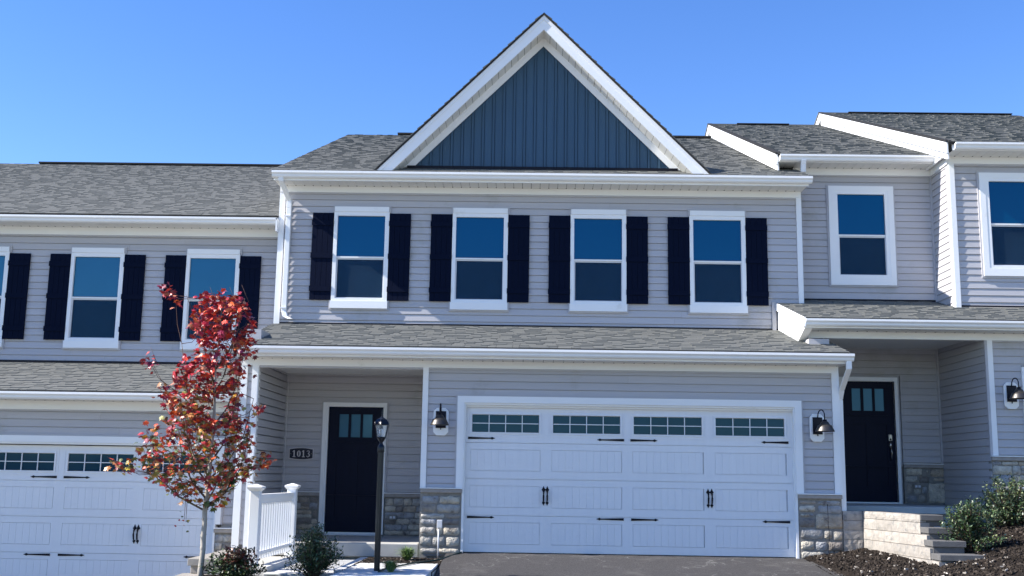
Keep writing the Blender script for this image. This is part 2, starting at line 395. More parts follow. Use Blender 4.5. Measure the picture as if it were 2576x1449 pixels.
def frame_ring(mb, x0, x1, z0, z1, ix0, ix1, iz0, iz1, y0, y1):
    mb.box(x0, ix0, y0, y1, z0, z1); mb.box(ix1, x1, y0, y1, z0, z1)
    mb.box(ix0, ix1, y0, y1, iz1, z1); mb.box(ix0, ix1, y0, y1, z0, iz0)

def sash_window(parent, x, Y, z, style='shutter', wd=.955, gm='glass'):
    """double-hung window; x = centre, Y = wall face, z = bottom of frame; height 1.555"""
    h = 1.555; x0, x1 = x-wd/2, x+wd/2
    if style == 'plain': x0, x1 = x-.475, x+.475; h = 1.56
    mb = MB()
    if style == 'shutter':
        frame_ring(mb, x0, x1, z, z+h, x0+.062, x1-.072, z+.045, z+h-.068, Y-.045, Y+.06)
    else:
        frame_ring(mb, x0, x1, z, z+h, x0+.062, x1-.062, z+.05, z+h-.058, Y-.045, Y+.06)
    win = obj('window', mb, 'trim', parent)
    gx0, gx1 = (x0+.062, x1-.072) if style == 'shutter' else (x0+.062, x1-.062)
    zm = z+.752
    box('meeting_rail', (gx0, gx1, Y-.033, Y+.02, zm-.005, zm+.02), 'trim', win)
    mb = MB(); mb.box(gx0, gx1, Y-.004, Y+.004, zm+.03, z+h-.06); obj('glass_pane', mb, gm, win)
    mb = MB(); mb.box(gx0+.002, gx1-.002, Y+.012, Y+.018, z+.04, zm-.005); obj('glass_pane', mb, 'glass_low', win)
    mb = MB(); frame_ring(mb, gx0, gx1, z+.045, zm-.006, gx0+.022, gx1-.012, z+.062, zm-.03, Y-.014, Y+.012)
    obj('sash_frame', mb, 'box_grey', win)
    box('insect_screen', (gx0+.02, gx1-.01, Y-.008, Y-.006, z+.06, zm-.028), 'screen', win)
    if style == 'shutter':
        box('header_trim', (x0+.008, x1-.008, Y-.058, Y+.02, z+h+.002, z+h+.09), 'trim', win)
        box('sill_trim', (x0-.012, x1+.012, Y-.06, Y+.02, z-.128, z-.002), 'trim', win)
        mb = MB(); c = .024
        mb.box(x0-c, x1+c, Y-.034, Y+.0, z+h+.092, z+h+.092+c); mb.box(x0-c, x0+.006, Y-.034, Y, z+h-.01, z+h+.091); mb.box(x1-.006, x1+c, Y-.034, Y, z+h-.01, z+h+.091)
        mb.box(x0-c-.012, x1+c+.012, Y-.034, Y, z-.130-c, z-.130); mb.box(x0-c-.012, x0-.014, Y-.034, Y, z-.129, z+.01); mb.box(x1+.014, x1+c+.012, Y-.034, Y, z-.129, z+.01)
        obj('window_channel', mb, 'siding', win)
        for sx in (x0-.372, x1+.003):
            shutter(parent, sx, Y, z+.012, 1.52)
    else:
        mb = MB(); frame_ring(mb, x0-.095, x1+.095, z-.13, z+h+.09, x0, x1, z, z+h, Y-.05, Y)
        obj('window_casing', mb, 'trim', win)
        mb = MB(); frame_ring(mb, x0-.125, x1+.125, z-.16, z+h+.12, x0-.097, x1+.097, z-.132, z+h+.092, Y-.03, Y)
        obj('window_channel', mb, 'siding', win)
    return win, (gx0-.03, gx1+.03, z+.02, z+h-.03)

def shutter(parent, x, Y, z, h, wd=.368):
    mb = MB(); mb.box(x+.001, x+wd-.001, Y-.030, Y-.017, z+.002, z+h-.002)
    s = obj('shutter', mb, 'shutter', parent)
    b = wd/4
    for k in range(4):
        box('shutter_board', (x+k*b+.002, x+(k+1)*b-.002, Y-.045, Y-.031, z, z+h), 'shutter', s)
    for zc in (.15, .725, 1.298):
        box('batten', (x-.007, x+wd+.0015, Y-.060, Y-.046, z+zc, z+zc+.088), 'shutter', s)
        mb = MB()
        for xs in (x+.03, x+wd-.04): mb.box(xs, xs+.007, Y-.063, Y-.060, z+zc+.04, z+zc+.05)
        obj('screw', mb, 'black_iron', s)

def hinge_strap(parent, x, z, Y, d):
    """spear-ended strap pointing in direction d (+1 right)"""
    pts = [(0, -.018), (0, .018), (.33, .009), (.345, .012), (.36, .020), (.375, .012), (.408, .0), (.375, -.012), (.36, -.020), (.345, -.012), (.33, -.009)]
    mb = MB(); mb.prism([(x+d*px, Y, z+pz) for px, pz in pts], (0, -.008, 0)); obj('hinge_strap', mb, 'black_iron', parent)

def pull_handle(parent, x, z, Y):
    mb = MB()
    top = [(0, .145), (.012, .115), (.018, .105), (.03, .09), (.018, .07), (-.018, .07), (-.03, .09), (-.018, .105), (-.012, .115)]
    mb.prism([(x+a, Y, z+b) for a, b in top], (0, -.008, 0))
    bot = [(0, -.145), (.012, -.118), (.024, -.105), (.014, -.085), (-.014, -.085), (-.024, -.105), (-.012, -.118)]
    mb.prism([(x+a, Y, z+b) for a, b in bot], (0, -.008, 0))
    mb.tube([(x, Y-.006, z+.085), (x, Y-.035, z+.06), (x, Y-.052, z), (x, Y-.035, z-.07), (x, Y-.006, z-.095)], [.013, .014, .014, .012, .011], 8)
    obj('pull_handle', mb, 'black_iron', parent)

def garage_door(parent, x0, x1, z0, z1, Y, wins, hz, handles, casing, tz):
    """sectional carriage door; wins = list of (xa, xb) glass; Y door face"""
    wz0, wz1 = hz
    mb = MB(); mb.box(x0, x1, Y+.03, Y+.05, z0, z1); gd = obj('garage_door', mb, 'garage_white', parent)
    hs = (z1-z0)/4
    cols = [(a-.02, b+.03) for a, b in wins]
    for k in range(4):
        a = z0+k*hs+.003; b = z0+(k+1)*hs-.003; mb = MB()
        if k < 3:
            pa, pb = a+.115, b-.095
            xs = [x0]+[c for cc in cols for c in cc]+[x1]
            mb.box(x0, x1, Y, Y+.03, a, pa); mb.box(x0, x1, Y, Y+.03, pb, b)
            for i in range(0, len(xs), 2): mb.box(xs[i], xs[i+1], Y, Y+.03, pa, pb)
            obj('door_section', mb, 'garage_white', gd)
            ns = 10
            sw = (cols[0][1]-cols[0][0]-.005)/ns
            q = MB(); q.box(0, sw-.0014, 0, .022, 0, pb-pa-.008); me = q.mesh('panel_slat', 'garage_white')
            for ca, cb in cols:
                for j in range(ns): link('panel_slat', me, gd, (ca+.0025+j*sw, Y+.0012, pa+.004))
            # bead lines under and over the joint
            q = MB(); q.box(x0, x1, Y-.0015, Y, a+.02, a+.026); q.box(x0, x1, Y-.0015, Y, b-.03, b-.024); obj('bead', q, 'garage_white', gd)
        else:
            xs = [x0]+[c for cc in wins for c in (cc[0]-.028, cc[1]+.028)]+[x1]
            za, zb = wz0-.028, wz1+.028
            mb.box(x0, x1, Y, Y+.03, a, za); mb.box(x0, x1, Y, Y+.03, zb, b)
            for i in range(0, len(xs), 2): mb.box(xs[i], xs[i+1], Y, Y+.03, za, zb)
            obj('door_section', mb, 'garage_white', gd)
    for xa, xb in wins:
        mb = MB(); frame_ring(mb, xa-.075, xb+.072, wz0-.07, wz1+.072, xa-.055, xb+.055, wz0-.05, wz1+.052, Y-.006, Y+.001)
        frame_ring(mb, xa-.030, xb+.030, wz0-.030, wz1+.030, xa-.006, xb+.006, wz0-.006, wz1+.006, Y-.014, Y+.02)
        obj('window_frame', mb, 'garage_white', gd)
        mb = MB(); pw = (xb-xa)/4; ph = (wz1-wz0)/2
        for j in range(1, 4): mb.box(xa+j*pw-.006, xa+j*pw+.006, Y-.010, Y+.008, wz0-.006, wz1+.006)
        mb.box(xa-.006, xb+.006, Y-.0095, Y+.007, wz0+ph-.006, wz0+ph+.006)
        obj('muntin', mb, 'garage_white', gd)
        for j in range(4):
            for i in range(2):
                box('glass_pane', (xa+j*pw-.001, xa+(j+1)*pw-.001, Y+.012, Y+.016, wz0+i*ph-.002, wz0+(i+1)*ph-.002), 'garage_glass', gd)
    for zz in (z0+.505, z0+1.665):
        c0, c1, c2, c3 = wins
        for xx, d in ((c0[0]-.062, 1), (c1[1]+.062, -1), (c2[0]-.055, 1), (c3[1]+.062, -1)):
            if abs(zz-z0-.505) < .01: xx += {1: .008, -1: -.006}[d]
            hinge_strap(gd, xx, zz, Y-.001, d)
    for hx in handles:
        for dx in (-.027, .027): pull_handle(gd, hx+dx, z0+.83, Y-.001)
    box('bottom_seal', (x0, x1, Y-.004, Y+.03, z0-.02, z0), 'vent_dark', gd)
    return gd

def irregular_stone(x0, x1, z0, z1, Y, rnd, depth=.045, m='stone', nx=5, nz=4, rough=1.):
    """rounded split-face stone slab facing -Y"""
    mb = MB(); r = min(.03, (x1-x0)*.22, (z1-z0)*.26)
    g = []
    for j in range(nz+1):
        rowv = []
        for i in range(nx+1):
            s, t = i/nx, j/nz
            ew, eh = min(.014/(x1-x0), .2), min(.012/(z1-z0), .22)
            s = s if i in (0, nx) else ew+(1-2*ew)*(i-1)/(nx-2); t = t if j in (0, nz) else eh+(1-2*eh)*(j-1)/(nz-2)
            x = x0+(x1-x0)*s; z = z0+(z1-z0)*t
            ex = min(s, 1-s)*2; ez = min(t, 1-t)*2
            if i in (0, nx) and j in (0, nz):
                x += r*.6 if i == 0 else -r*.6; z += r*.6 if j == 0 else -r*.6
            elif i in (0, nx): x += rnd.uniform(-.006, .008)
            elif j in (0, nz): z += rnd.uniform(-.008, .008)
            else: x += rnd.uniform(-.003, .003); z += rnd.uniform(-.003, .003)
            edge = i in (0, nx) or j in (0, nz)
            d = .002 if edge else depth*(.78+.22*rnd.random()*rough)
            rowv.append(len(mb.v)); mb.v.append((x, Y-d, z))
        g.append(rowv)
    for j in range(nz):
        for i in range(nx):
            mb.f.append((g[j][i], g[j][i+1], g[j+1][i+1], g[j+1][i])); mb.t.append(1); mb.c.append(None)
    return mb

def stone_panel(parent, rects, X0, X1, Z0, Z1, Y, seed, ledge=True, lz=None, back=.10, side_left=False):
    rnd = random.Random(seed)
    core = box('stone_wall', (X0, X1, Y-.012, Y+back, Z0, Z1), 'mortar', parent)
    for (a, b, c, d) in rects:
        mb = irregular_stone(a+.006, b-.006, c+.006, d-.006, Y-.012, rnd, .013+.014*rnd.random(), nx=max(4, int((b-a)/.035)), nz=max(4, int((d-c)/.03)))
        obj('stone', mb, 'stone', core, smooth=True)
    if ledge:
        box('stone_ledge', (X0-.004, X1+.004, Y-.055, Y+.0, Z1-.058, Z1), 'ledge', core, bevel=.006)
        box('drip_cap', (X0-.012, X1+.012, Y-.068, Y+.0, Z1+.002, Z1+.016), 'trim', core)
    return core
def random_courses(X0, X1, Z0, Z1, seed, hmin=.06, hmax=.16):
    rnd = random.Random(seed); out = []; z = Z0
    while z < Z1-.03:
        h = min(rnd.uniform(hmin, hmax), Z1-z)
        if Z1-z-h < .05: h = Z1-z
        x = X0
        while x < X1-.02:
            wd = rnd.uniform(.10, .32)
            if X1-x-wd < .09: wd = X1-x
            if h > .12 and rnd.random() < .4:
                out.append((x, x+wd, z, z+h/2)); out.append((x, x+wd, z+h/2, z+h))
            else: out.append((x, x+wd, z, z+h))
            x += wd
        z += h
    return out

def entry_door(parent, x0, x1, z0, z1, Y, hardware=True):
    """dark craftsman door, three lights at top; x0..x1 z0..z1 = slab"""
    mb = MB(); frame_ring(mb, x0-.09, x1+.055, z0-.03, z1+.07, x0-.025, x1+.0, z0, z1+.005, Y-.045, Y+.02)
    fr = obj('door_frame', mb, 'trim', parent)
    mb = MB(); frame_ring(mb, x0-.025, x1+.02, z0-.02, z1+.02, x0, x1-.0, z0, z1, Y-.02, Y+.07); obj('door_jamb', mb, 'trim', fr)
    mb = MB(); frame_ring(mb, x0-.12, x1+.085, z0+.6, z1+.095, x0-.092, x1+.057, z0+.6, z1+.072, Y-.028, Y); obj('door_channel', mb, 'siding', fr)
    box('threshold', (x0-.03, x1+.03, Y-.05, Y+.05, z0-.05, z0-.022), 'box_grey', fr)
    yd = Y+.035
    gx = [(x0+.172, x0+.338), (x0+.371, x0+.539), (x0+.568, x0+.738)]; gz0, gz1 = z1-.51, z1-.115
    mb = MB(); zz = [z0, z0+.25, z0+1.32, gz0, gz1, z1]
    xl = x0; xr = x1
    mb.box(xl, xr, yd, yd+.03, zz[0], zz[1]); mb.box(xl, xr, yd, yd+.03, zz[2], zz[3]); mb.box(xl, xr, yd, yd+.03, zz[4], zz[5])
    px = [(x0+.15, x0+.40), (x0+.51, x0+.76)]
    for a, b in ((xl, px[0][0]), (px[0][1], px[1][0]), (px[1][1], xr)): mb.box(a, b, yd, yd+.03, zz[1], zz[2])
    for a, b in ((xl, gx[0][0]), (gx[0][1], gx[1][0]), (gx[1][1], gx[2][0]), (gx[2][1], xr)): mb.box(a, b, yd, yd+.03, zz[3], zz[4])
    dr = obj('door', mb, 'door_paint', parent)
    for a, b in px: box('door_panel', (a, b, yd+.012, yd+.028, zz[1], zz[2]), 'door_paint', dr)
    for a, b in gx:
        box('glass_pane', (a, b, yd+.012, yd+.018, gz0, gz1), 'door_glass', dr)
        mb = MB(); frame_ring(mb, a-.006, b+.006, gz0-.006, gz1+.006, a+.006, b-.006, gz0+.006, gz1-.006, yd-.006, yd+.004); obj('glass_bead', mb, 'door_paint', dr)
    box('dentil_shelf', (x0+.10, x1-.10, yd-.025, yd, gz0-.075, gz0-.05), 'door_paint', dr)
    if hardware:
        hx = x1-.085
        box('keypad_lock', (hx-.033, hx+.033, yd-.022, yd, z0+1.03, z0+1.145), 'nickel', dr, bevel=.008)
        mb = MB()
        for r in range(3):
            for q in range(2): mb.box(hx-.02+q*.022, hx-.006+q*.022, yd-.024, yd-.022, z0+1.09+r*.016, z0+1.10+r*.016)
        mb.box(hx-.018, hx+.018, yd-.0245, yd-.022, z0+1.04, z0+1.078); obj('keypad_button', mb, 'black_iron', dr)
        mb = MB(); mb.lathe([(0.001, -.045), (.028, -.035), (.03, 0), (.024, .035), (.001, .045)], hx, yd-.012, z0+.965, 14); obj('deadbolt', mb, 'nickel', dr, smooth=True)
        mb = MB(); mb.tube([(hx, yd-.004, z0+.93), (hx, yd-.05, z0+.92), (hx, yd-.06, z0+.83), (hx, yd-.045, z0+.74), (hx, yd-.004, z0+.71)], [.009, .012, .013, .011, .014], 8); obj('door_handle', mb, 'nickel', dr, smooth=True)
    return dr

def rake_board(parent, x, y0, z0, y1, z1, d=1):
    """white rake fascia + recessed frieze on a left-facing gable edge at X = x"""
    s = (z1-z0)/(y1-y0)
    mb = MB(); mb.prism([(x, y0, z0), (x, y1, z1), (x, y1, z1-.185), (x, y0, z0-.185)], (.03, 0, 0)); a = obj('rake_fascia', mb, 'trim', parent)
    mb = MB(); mb.prism([(x+.031, y0+.06, z0-.17+s*.06), (x+.031, y1, z1-.17), (x+.031, y1, z1-.30), (x+.031, y0+.06, z0-.30+s*.06)], (.03, 0, 0)); obj('rake_frieze', mb, 'trim', parent)
    mb = MB(); mb.prism([(x-.018, y0-.02, z0+.012-s*.02), (x-.018, y1, z1+.012), (x-.018, y1, z1+.035), (x-.018, y0-.02, z0+.035-s*.02)], (.10, 0, 0)); obj('rake_shingle_edge', mb, 'roof_base', parent)

# ================================================================== CENTRE HOUSE
H = thing('townhouse', 'middle grey-sided townhouse with tall blue board-and-batten gable and dark shutters', 'house', 'row of attached townhouses', (0, 0, -.07))
H.location = (0, 0, 0)
YU = 2.0
XL, XR = -4.32, 4.64
# cores
def core(parent, boxes):
    mb = MB()
    for b in boxes: mb.box(*b)
    return obj('wall', mb, 'siding', parent)
core(H, [(XL+.02, -4.07, .06, YU+.1, -.4, 3.2), (-1.55, -1.0, .06, .3, -.4, 2.75), (4.0, XR-.03, .06, .3, -.4, 2.75), (-1.0, 4.0, .06, .3, 2.18, 2.75), (4.3, XR-.03, .3, 3, -.4, 3.2),
         (-1.55, -1.4, .3, YU+.1, -.4, 2.75), (XL+.02, XR-.03, 2.08, 2.3, 3.3, 6.2), (XL+.02, -4.1, 2.3, 16, -.4, 6.3), (4.45, XR-.03, 2.3, 16, -.4, 6.3), (XL+.02, XR-.03, 15.9, 16.1, -.4, 6.3),
         (-4.07, -3.40, 2.08, 2.2, -.4, 3.2), (-2.40, -1.4, 2.08, 2.2, -.4, 3.2), (-3.40, -2.40, 2.08, 2.2, 2.18, 3.2), (-1.0, 4.3, 3.2, 3.3, -.4, 3.4)])
# lower facade siding (Y = 0)
wall_boards(H, (0, 0, 0), (1, 0, 0), (0, -1, 0), -1.50, 4.535, .87, 2.64, [(-1.07, 4.09, 0, 2.245)], zb=.935-STEP*3, seed=2)
wall_boards(H, (0, 0, 0), (1, 0, 0), (0, -1, 0), -4.222, -4.152, .0, 2.64, [], zb=0.07, joints=False)
# porch walls
wall_boards(H, (0, YU, 0), (1, 0, 0), (0, -1, 0), -4.08, -1.56, .76, 2.72, [(-3.445, -2.335, 0, 2.245)], zb=1.501-STEP*8, joints=False)
wall_boards(H, (-4.06, 0, 0), (0, 1, 0), (1, 0, 0), .02, YU-.03, .06, 2.70, [], zb=1.501-STEP*13, m='siding_side', joints=False)
box('porch_ceiling', (-4.06, -1.5, .12, YU-.002, 2.70, 2.74), 'soffit', H)
# upper facade siding
WX = [-2.90, -.853, 1.178, 3.216]
holes = []
for x in WX:
    wn, h = sash_window(H, x, YU, 3.953); holes.append(h)
wall_boards(H, (0, YU, 0), (1, 0, 0), (0, -1, 0), -4.24, 4.575, 3.53, 5.85, holes, zb=3.977-STEP*5, seed=5)
# trims
T = MB()
def corner(parent, x0, x1, y, z0, z1, side=0):
    mb = MB(); mb.box(x0, x1, y-.032, y+.01, z0, z1)
    if side < 0: mb.box(x0-.012, x0+.018, y-.030, y+.09, z0, z1)
    if side > 0: mb.box(x1-.018, x1+.012, y-.030, y+.09, z0, z1)
    obj('corner_board', mb, 'trim', parent)
corner(H, -4.314, -4.222, 0, -.045, 2.64, -1); corner(H, -4.152, -4.066, 0, -.045, 2.64, 1)
corner(H, -1.574, -1.492, 0, .868, 2.64); corner(H, 4.537, 4.632, 0, .868, 2.64, 1)
corner(H, -4.328, -4.242, YU, 3.50, 5.85, -1); corner(H, 4.577, 4.652, YU, 3.50, 5.85, 1)
box('corner_post', (-4.07, -4.035, YU-.03, YU, .70, 2.70), 'siding', H)
box('frieze_board', (-4.328, 4.64, -.038, .02, 2.64, 2.744), 'trim', H); box('frieze_board', (-4.34, 4.66, YU-.038, YU+.01, 5.852, 5.958), 'trim', H)
box('frieze_channel', (-4.05, 4.53, -.03, .0, 2.612, 2.638), 'siding', H); box('frieze_channel', (-4.24, 4.575, YU-.03, YU, 5.822, 5.850), 'siding', H)
box('porch_beam', (-4.06, -1.5, .021, .12, 2.615, 2.76), 'soffit', H)
# lower eave
soffit(H, -4.30, 4.66, -.40, -.039, 2.744)
box('fascia', (-4.32, 4.70, -.425, -.401, 2.744, 2.905), 'trim', H)
gutter(H, -4.32, 4.745, -.545, 2.775, 2.882, -.427)
shingles(H, -4.34, 4.70, -.47, 2.906, .2620, YU-.0, 300, 21)
mb = MB(); mb.prism([(-4.34, -.42, 2.745), (-4.33, -.42, 2.86), (-4.33, YU-.1, 3.47), (-4.34, YU, 2.745)], (.02, 0, 0)); obj('eave_end', mb, 'trim', H)
mb = MB(); mb.prism([(4.68, -.42, 2.745), (4.68, -.42, 2.90), (4.68, YU, 3.53), (4.68, YU, 2.745)], (.02, 0, 0)); obj('eave_end', mb, 'trim', H)
box('roof_flashing', (-4.24, 4.575, YU-.03, YU-.018, 3.545, 3.575), 'black_iron', H)
# upper eave
soffit(H, -4.36, 4.68, 1.60, YU-.039, 5.958)
box('fascia', (-4.37, 4.70, 1.575, 1.599, 5.955, 6.115), 'trim', H)
gutter(H, -4.385, 4.745, 1.455, 5.99, 6.098, 1.573)
SL = .40
shingles(H, -4.40, 4.72, 1.52, 6.118, SL, 9.0, 0, 22)
zr = 6.118+SL*(9.0-1.52)
mb = MB(); mb.prism([(-4.40, 9.0, zr), (-4.40, 16.2, zr-SL*7.2), (-4.40, 16.2, zr-SL*7.2-.06), (-4.40, 9.0, zr-.06)], (9.12, 0, 0)); obj('rear_roof', mb, 'shingle', H)
mb = MB(); mb.prism([(-4.36, 1.6, 5.96), (-4.36, 9, zr-.06), (-4.36, 16.1, 6.2), (-4.36, 16.1, 5.96)], (.03, 0, 0)); obj('gable_end', mb, 'siding_side', H)
mb = MB(); mb.prism([(4.66, 1.6, 5.96), (4.66, 9, zr-.06), (4.66, 16.1, 6.2), (4.66, 16.1, 5.96)], (.03, 0, 0)); obj('gable_end', mb, 'siding_side', H)
box('ridge_vent', (-3.2, 4.3, 8.85, 9.15, zr-.02, zr+.02), 'roof_base', H)
# main left side wall above the lower neighbour roof
mb = MB(); mb.box(-4.334, -4.30, 2.1, 15.9, 2.2, 6.2); obj('side_wall', mb, 'siding_side', H)
# ---- gable
GX, GZ = .20, 9.0; YF = 1.585
def gz(x, top): return top-abs(x-GX)*1.0
base = lambda y: 6.118+SL*(y-1.52)
ht = 8.965            # top of fascia at apex
for s in (-1, 1):
    xf = GX+s*(ht-base(YF)+.0)
    xi = GX+s*(ht-.255-base(YF))
    mb = MB(); pts = [(GX, YF, ht), (xf, YF, base(YF)), (xi, YF, base(YF)), (GX, YF, ht-.255)]
    mb.prism(pts, (0, .025, 0)); obj('gable_fascia', mb, 'trim', H)
    # upper edge trim strip
    mb = MB(); pts = [(GX, YF-.012, ht+.006), (GX+s*(ht+.006-base(YF)), YF-.012, base(YF)), (GX+s*(ht-.07-base(YF)), YF-.012, base(YF)), (GX, YF-.012, ht-.07)]
    mb.prism(pts, (0, .010, 0)); obj('gable_crown', mb, 'trim', H)
    # dark shingle edge and gable roof plane
    L = (ht+.05-base(YF))
    mb = MB(); mb.prism([(GX, YF-.03, ht+.05), (GX+s*L, YF-.03, base(YF-.03)+.01), (GX+s*L, YF-.03, base(YF-.03)-.03), (GX, YF-.03, ht+.008)], (0, .06, 0)); obj('gable_shingle_edge', mb, 'roof_base', H)
    yv = 1.52+(ht+.03-6.118)/SL
    mb = MB(); A = (GX, YF-.02, ht+.045); B = (GX+s*L, YF-.02, base(YF)+.0); Cc = (GX, yv+.05, ht+.045)
    mb.prism([A, B, Cc], (0, 0, -.03)); obj('gable_roof', mb, 'shingle', H)
    # tabs on the rake edge so the outline is stepped
    q = MB(); d = Vector((s, 0, -1)).normalized(); nn = Vector((s, 0, 1)).normalized(); t = .05
    while t < L*1.41-.1:
        l2 = random.choice([.13, .15, .17]); p = Vector((GX, YF-.035, ht+.045))+d*t; h1 = .022*random.uniform(.7, 1.2)
        q.hexa([tuple(p), tuple(p+d*l2), tuple(p+d*l2+Vector((0, .5, 0))), tuple(p+Vector((0, .5, 0))), tuple(p+nn*.004), tuple(p+d*l2+nn*h1), tuple(p+d*l2+nn*h1+Vector((0, .5, 0))), tuple(p+nn*.004+Vector((0, .5, 0)))], .8)
        t += l2
    obj('rake_shingle', q, 'shingle', H, kind='stuff')
    # sloped soffit boards
    zs = ht-.255-.004; yb = YU+.02
    Lx = ht-.255-base(YF); nseg = int(Lx*1.414/.155)
    for k in range(nseg):
        a, b = k*Lx/nseg+.002, (k+1)*Lx/nseg-.004
        if k == 0: a = 0
        mb = MB(); mb.hexa([(GX+s*a, YF+.026, zs-a-.0), (GX+s*b, YF+.026, zs-b), (GX+s*b, yb, zs-b), (GX+s*a, yb, zs-a), (GX+s*a, YF+.026, zs-a+.012), (GX+s*b, YF+.026, zs-b+.012), (GX+s*b, yb, zs-b+.012), (GX+s*a, yb, zs-a+.012)])
        obj('soffit_panel', mb, 'soffit', H)
    mb = MB(); mb.hexa([(GX, YF+.03, zs+.014), (GX+s*Lx, YF+.03, zs-Lx+.014), (GX+s*Lx, yb, zs-Lx+.014), (GX, yb, zs+.014), (GX, YF+.03, zs+.05), (GX+s*Lx, YF+.03, zs-Lx+.05), (GX+s*Lx, yb, zs-Lx+.05), (GX, yb, zs+.05)]); obj('soffit_backing', mb, 'vent_dark', H)
    # frieze on gable wall
    zt = zs; xb_ = lambda z: (z-base(YU)-.0)
    mb = MB(); mb.prism([(GX, YU-.058, zt), (GX+s*(zt-base(YU)), YU-.058, base(YU)), (GX+s*(zt-.155-base(YU)), YU-.058, base(YU)), (GX, YU-.058, zt-.155)], (0, .020, 0)); obj('gable_frieze', mb, 'trim', H)
gt = ht-.255-.155        # top of blue field
hw = gt-base(YU)
mb = MB(); mb.prism([(GX-hw-.2, YU+.001, base(YU)-.05), (GX+hw+.2, YU+.001, base(YU)-.05), (GX, YU+.001, gt+.15)], (0, .1, 0)); gw = obj('gable_wall', mb, 'blue_board', H)
k = -14; pitch = .1805
while k < 14:
    xc = .0635 + k*pitch + .0; k += 1
    # board between xc and xc+pitch, then a batten
    def top(x): return gt+.02-abs(x-GX)
    for (a, b, y0) in ((xc-.018, xc+.018, .034), (xc+.027, xc+pitch-.027, .018)):
        pa, pb = a, b
        if max(top(a), top(b)) < base(YU)+.02 and top((a+b)/2) < base(YU)+.02: continue
        pts = [(a, base(YU)-.0), (b, base(YU)-.0), (b, max(top(b), base(YU)+.001))]
        if a < GX < b: pts.append((GX, top(GX)))
        pts.append((a, max(top(a), base(YU)+.001)))
        mb = MB(); mb.prism([(px, YU-y0, pz) for px, pz in pts], (0, y0-.0005, 0))
        obj('batten' if y0 > .015 else 'gable_board', mb, 'blue_board', gw)
box('gable_flashing', (GX-hw-.1, GX+hw+.1, YU-.075, YU-.03, base(YU)-.02, base(YU)+.03), 'black_iron', H)
# ---- garage
mb = MB(); frame_ring(mb, -1.046, 4.072, .868, 2.224, -.946, 3.972, .868, 2.124, -.04, .02)
mb2 = MB(); mb2.box(-1.046, -.946, -.04, .02, .868, 2.224); mb2.box(3.972, 4.075, -.04, .02, .868, 2.224); mb2.box(-.946, 3.972, -.04, .02, 2.124, 2.224)
gc = obj('garage_casing', mb2, 'trim', H)
mb = MB(); mb.box(-1.072, -1.047, -.03, 0, .868, 2.25); mb.box(4.076, 4.10, -.03, 0, .868, 2.25); mb.box(-1.047, 4.076, -.03, 0, 2.226, 2.25); obj('casing_channel', mb, 'siding', gc)
mb = MB(); mb.box(-.955, -.922, -.015, .2, -.07, 2.13); mb.box(3.955, 3.99, -.015, .2, -.07, 2.13); mb.box(-.922, 3.955, -.012, .2, 2.095, 2.123); mb.box(-.922, 3.955, .035, .2, 2.065, 2.094); obj('garage_jamb', mb, 'trim', gc)
garage_door(H, -.925, 3.96, -.06, 2.07, .085, [(-.822, .172), (.390, 1.386), (1.597, 2.604), (2.821, 3.834)], (1.700, 1.954), (.281, 2.716), None, None)
box('door_sensor', (-.962, -.93, -.05, -.015, 1.30, 1.435), 'trim', H)
# ---- pillars
zmap = lambda y: .85-(y-260)/880*.94
xmap = lambda x: -1.56+(x-1240)/540*.6
rows = [(355, 462, [(1250, 1482), (1488, 1765)]), (470, 588, [(1240, 1440), (1455, 1765)]), (598, 662, [(1240, 1565), (1575, 1765)]), (670, 752, [(1240, 1470), (1480, 1765)]), (775, 890, [(1240, 1445), (1455, 1540), (1550, 1765)]), (905, 1035, [(1240, 1400), (1405, 1575), (1585, 1765)]), (1060, 1140, [(1245, 1470), (1480, 1765)])]
rects = [(xmap(a), xmap(b), zmap(y1), zmap(y0)) for y0, y1, cs in rows for a, b in cs]
pl = stone_panel(H, rects, -1.565, -.955, -.12, .85, -.0, 7)
pl.location = (0, -.0, 0)
mb = MB(); mb.box(-1.568, -1.45, -.02, .25, -.3, .85); obj('stone_return', mb, 'mortar', pl)
zmap2 = lambda y: .85-(y-135)/710*.92; xmap2 = lambda x: 4.0+(x-145)/465*.63
rows2 = [(200, 242, 150, 335), (200, 250, 345, 590), (258, 330, 145, 320), (255, 340, 345, 605), (345, 382, 158, 258), (347, 378, 264, 305), (348, 512, 318, 612), (393, 497, 145, 312), (520, 628, 155, 398), (527, 622, 405, 495), (530, 640, 503, 608), (648, 748, 155, 302), (650, 756, 312, 440), (652, 758, 446, 608), (765, 848, 155, 405)]
stone_panel(H, [(xmap2(a), xmap2(b), zmap2(y1), zmap2(y0)) for y0, y1, a, b in rows2], 3.995, 4.63, -.15, .85, 0, 8)
stone_panel(H, random_courses(-4.06, -3.45, .06, .665, 31, .07, .2), -4.06, -3.43, .04, .735, YU, 31)
stone_panel(H, random_courses(-2.34, -1.57, .06, .665, 36, .06, .11), -2.345, -1.55, .04, .735, YU, 33)
entry_door(H, -3.333, -2.41, .10, 2.155, YU, hardware=False)
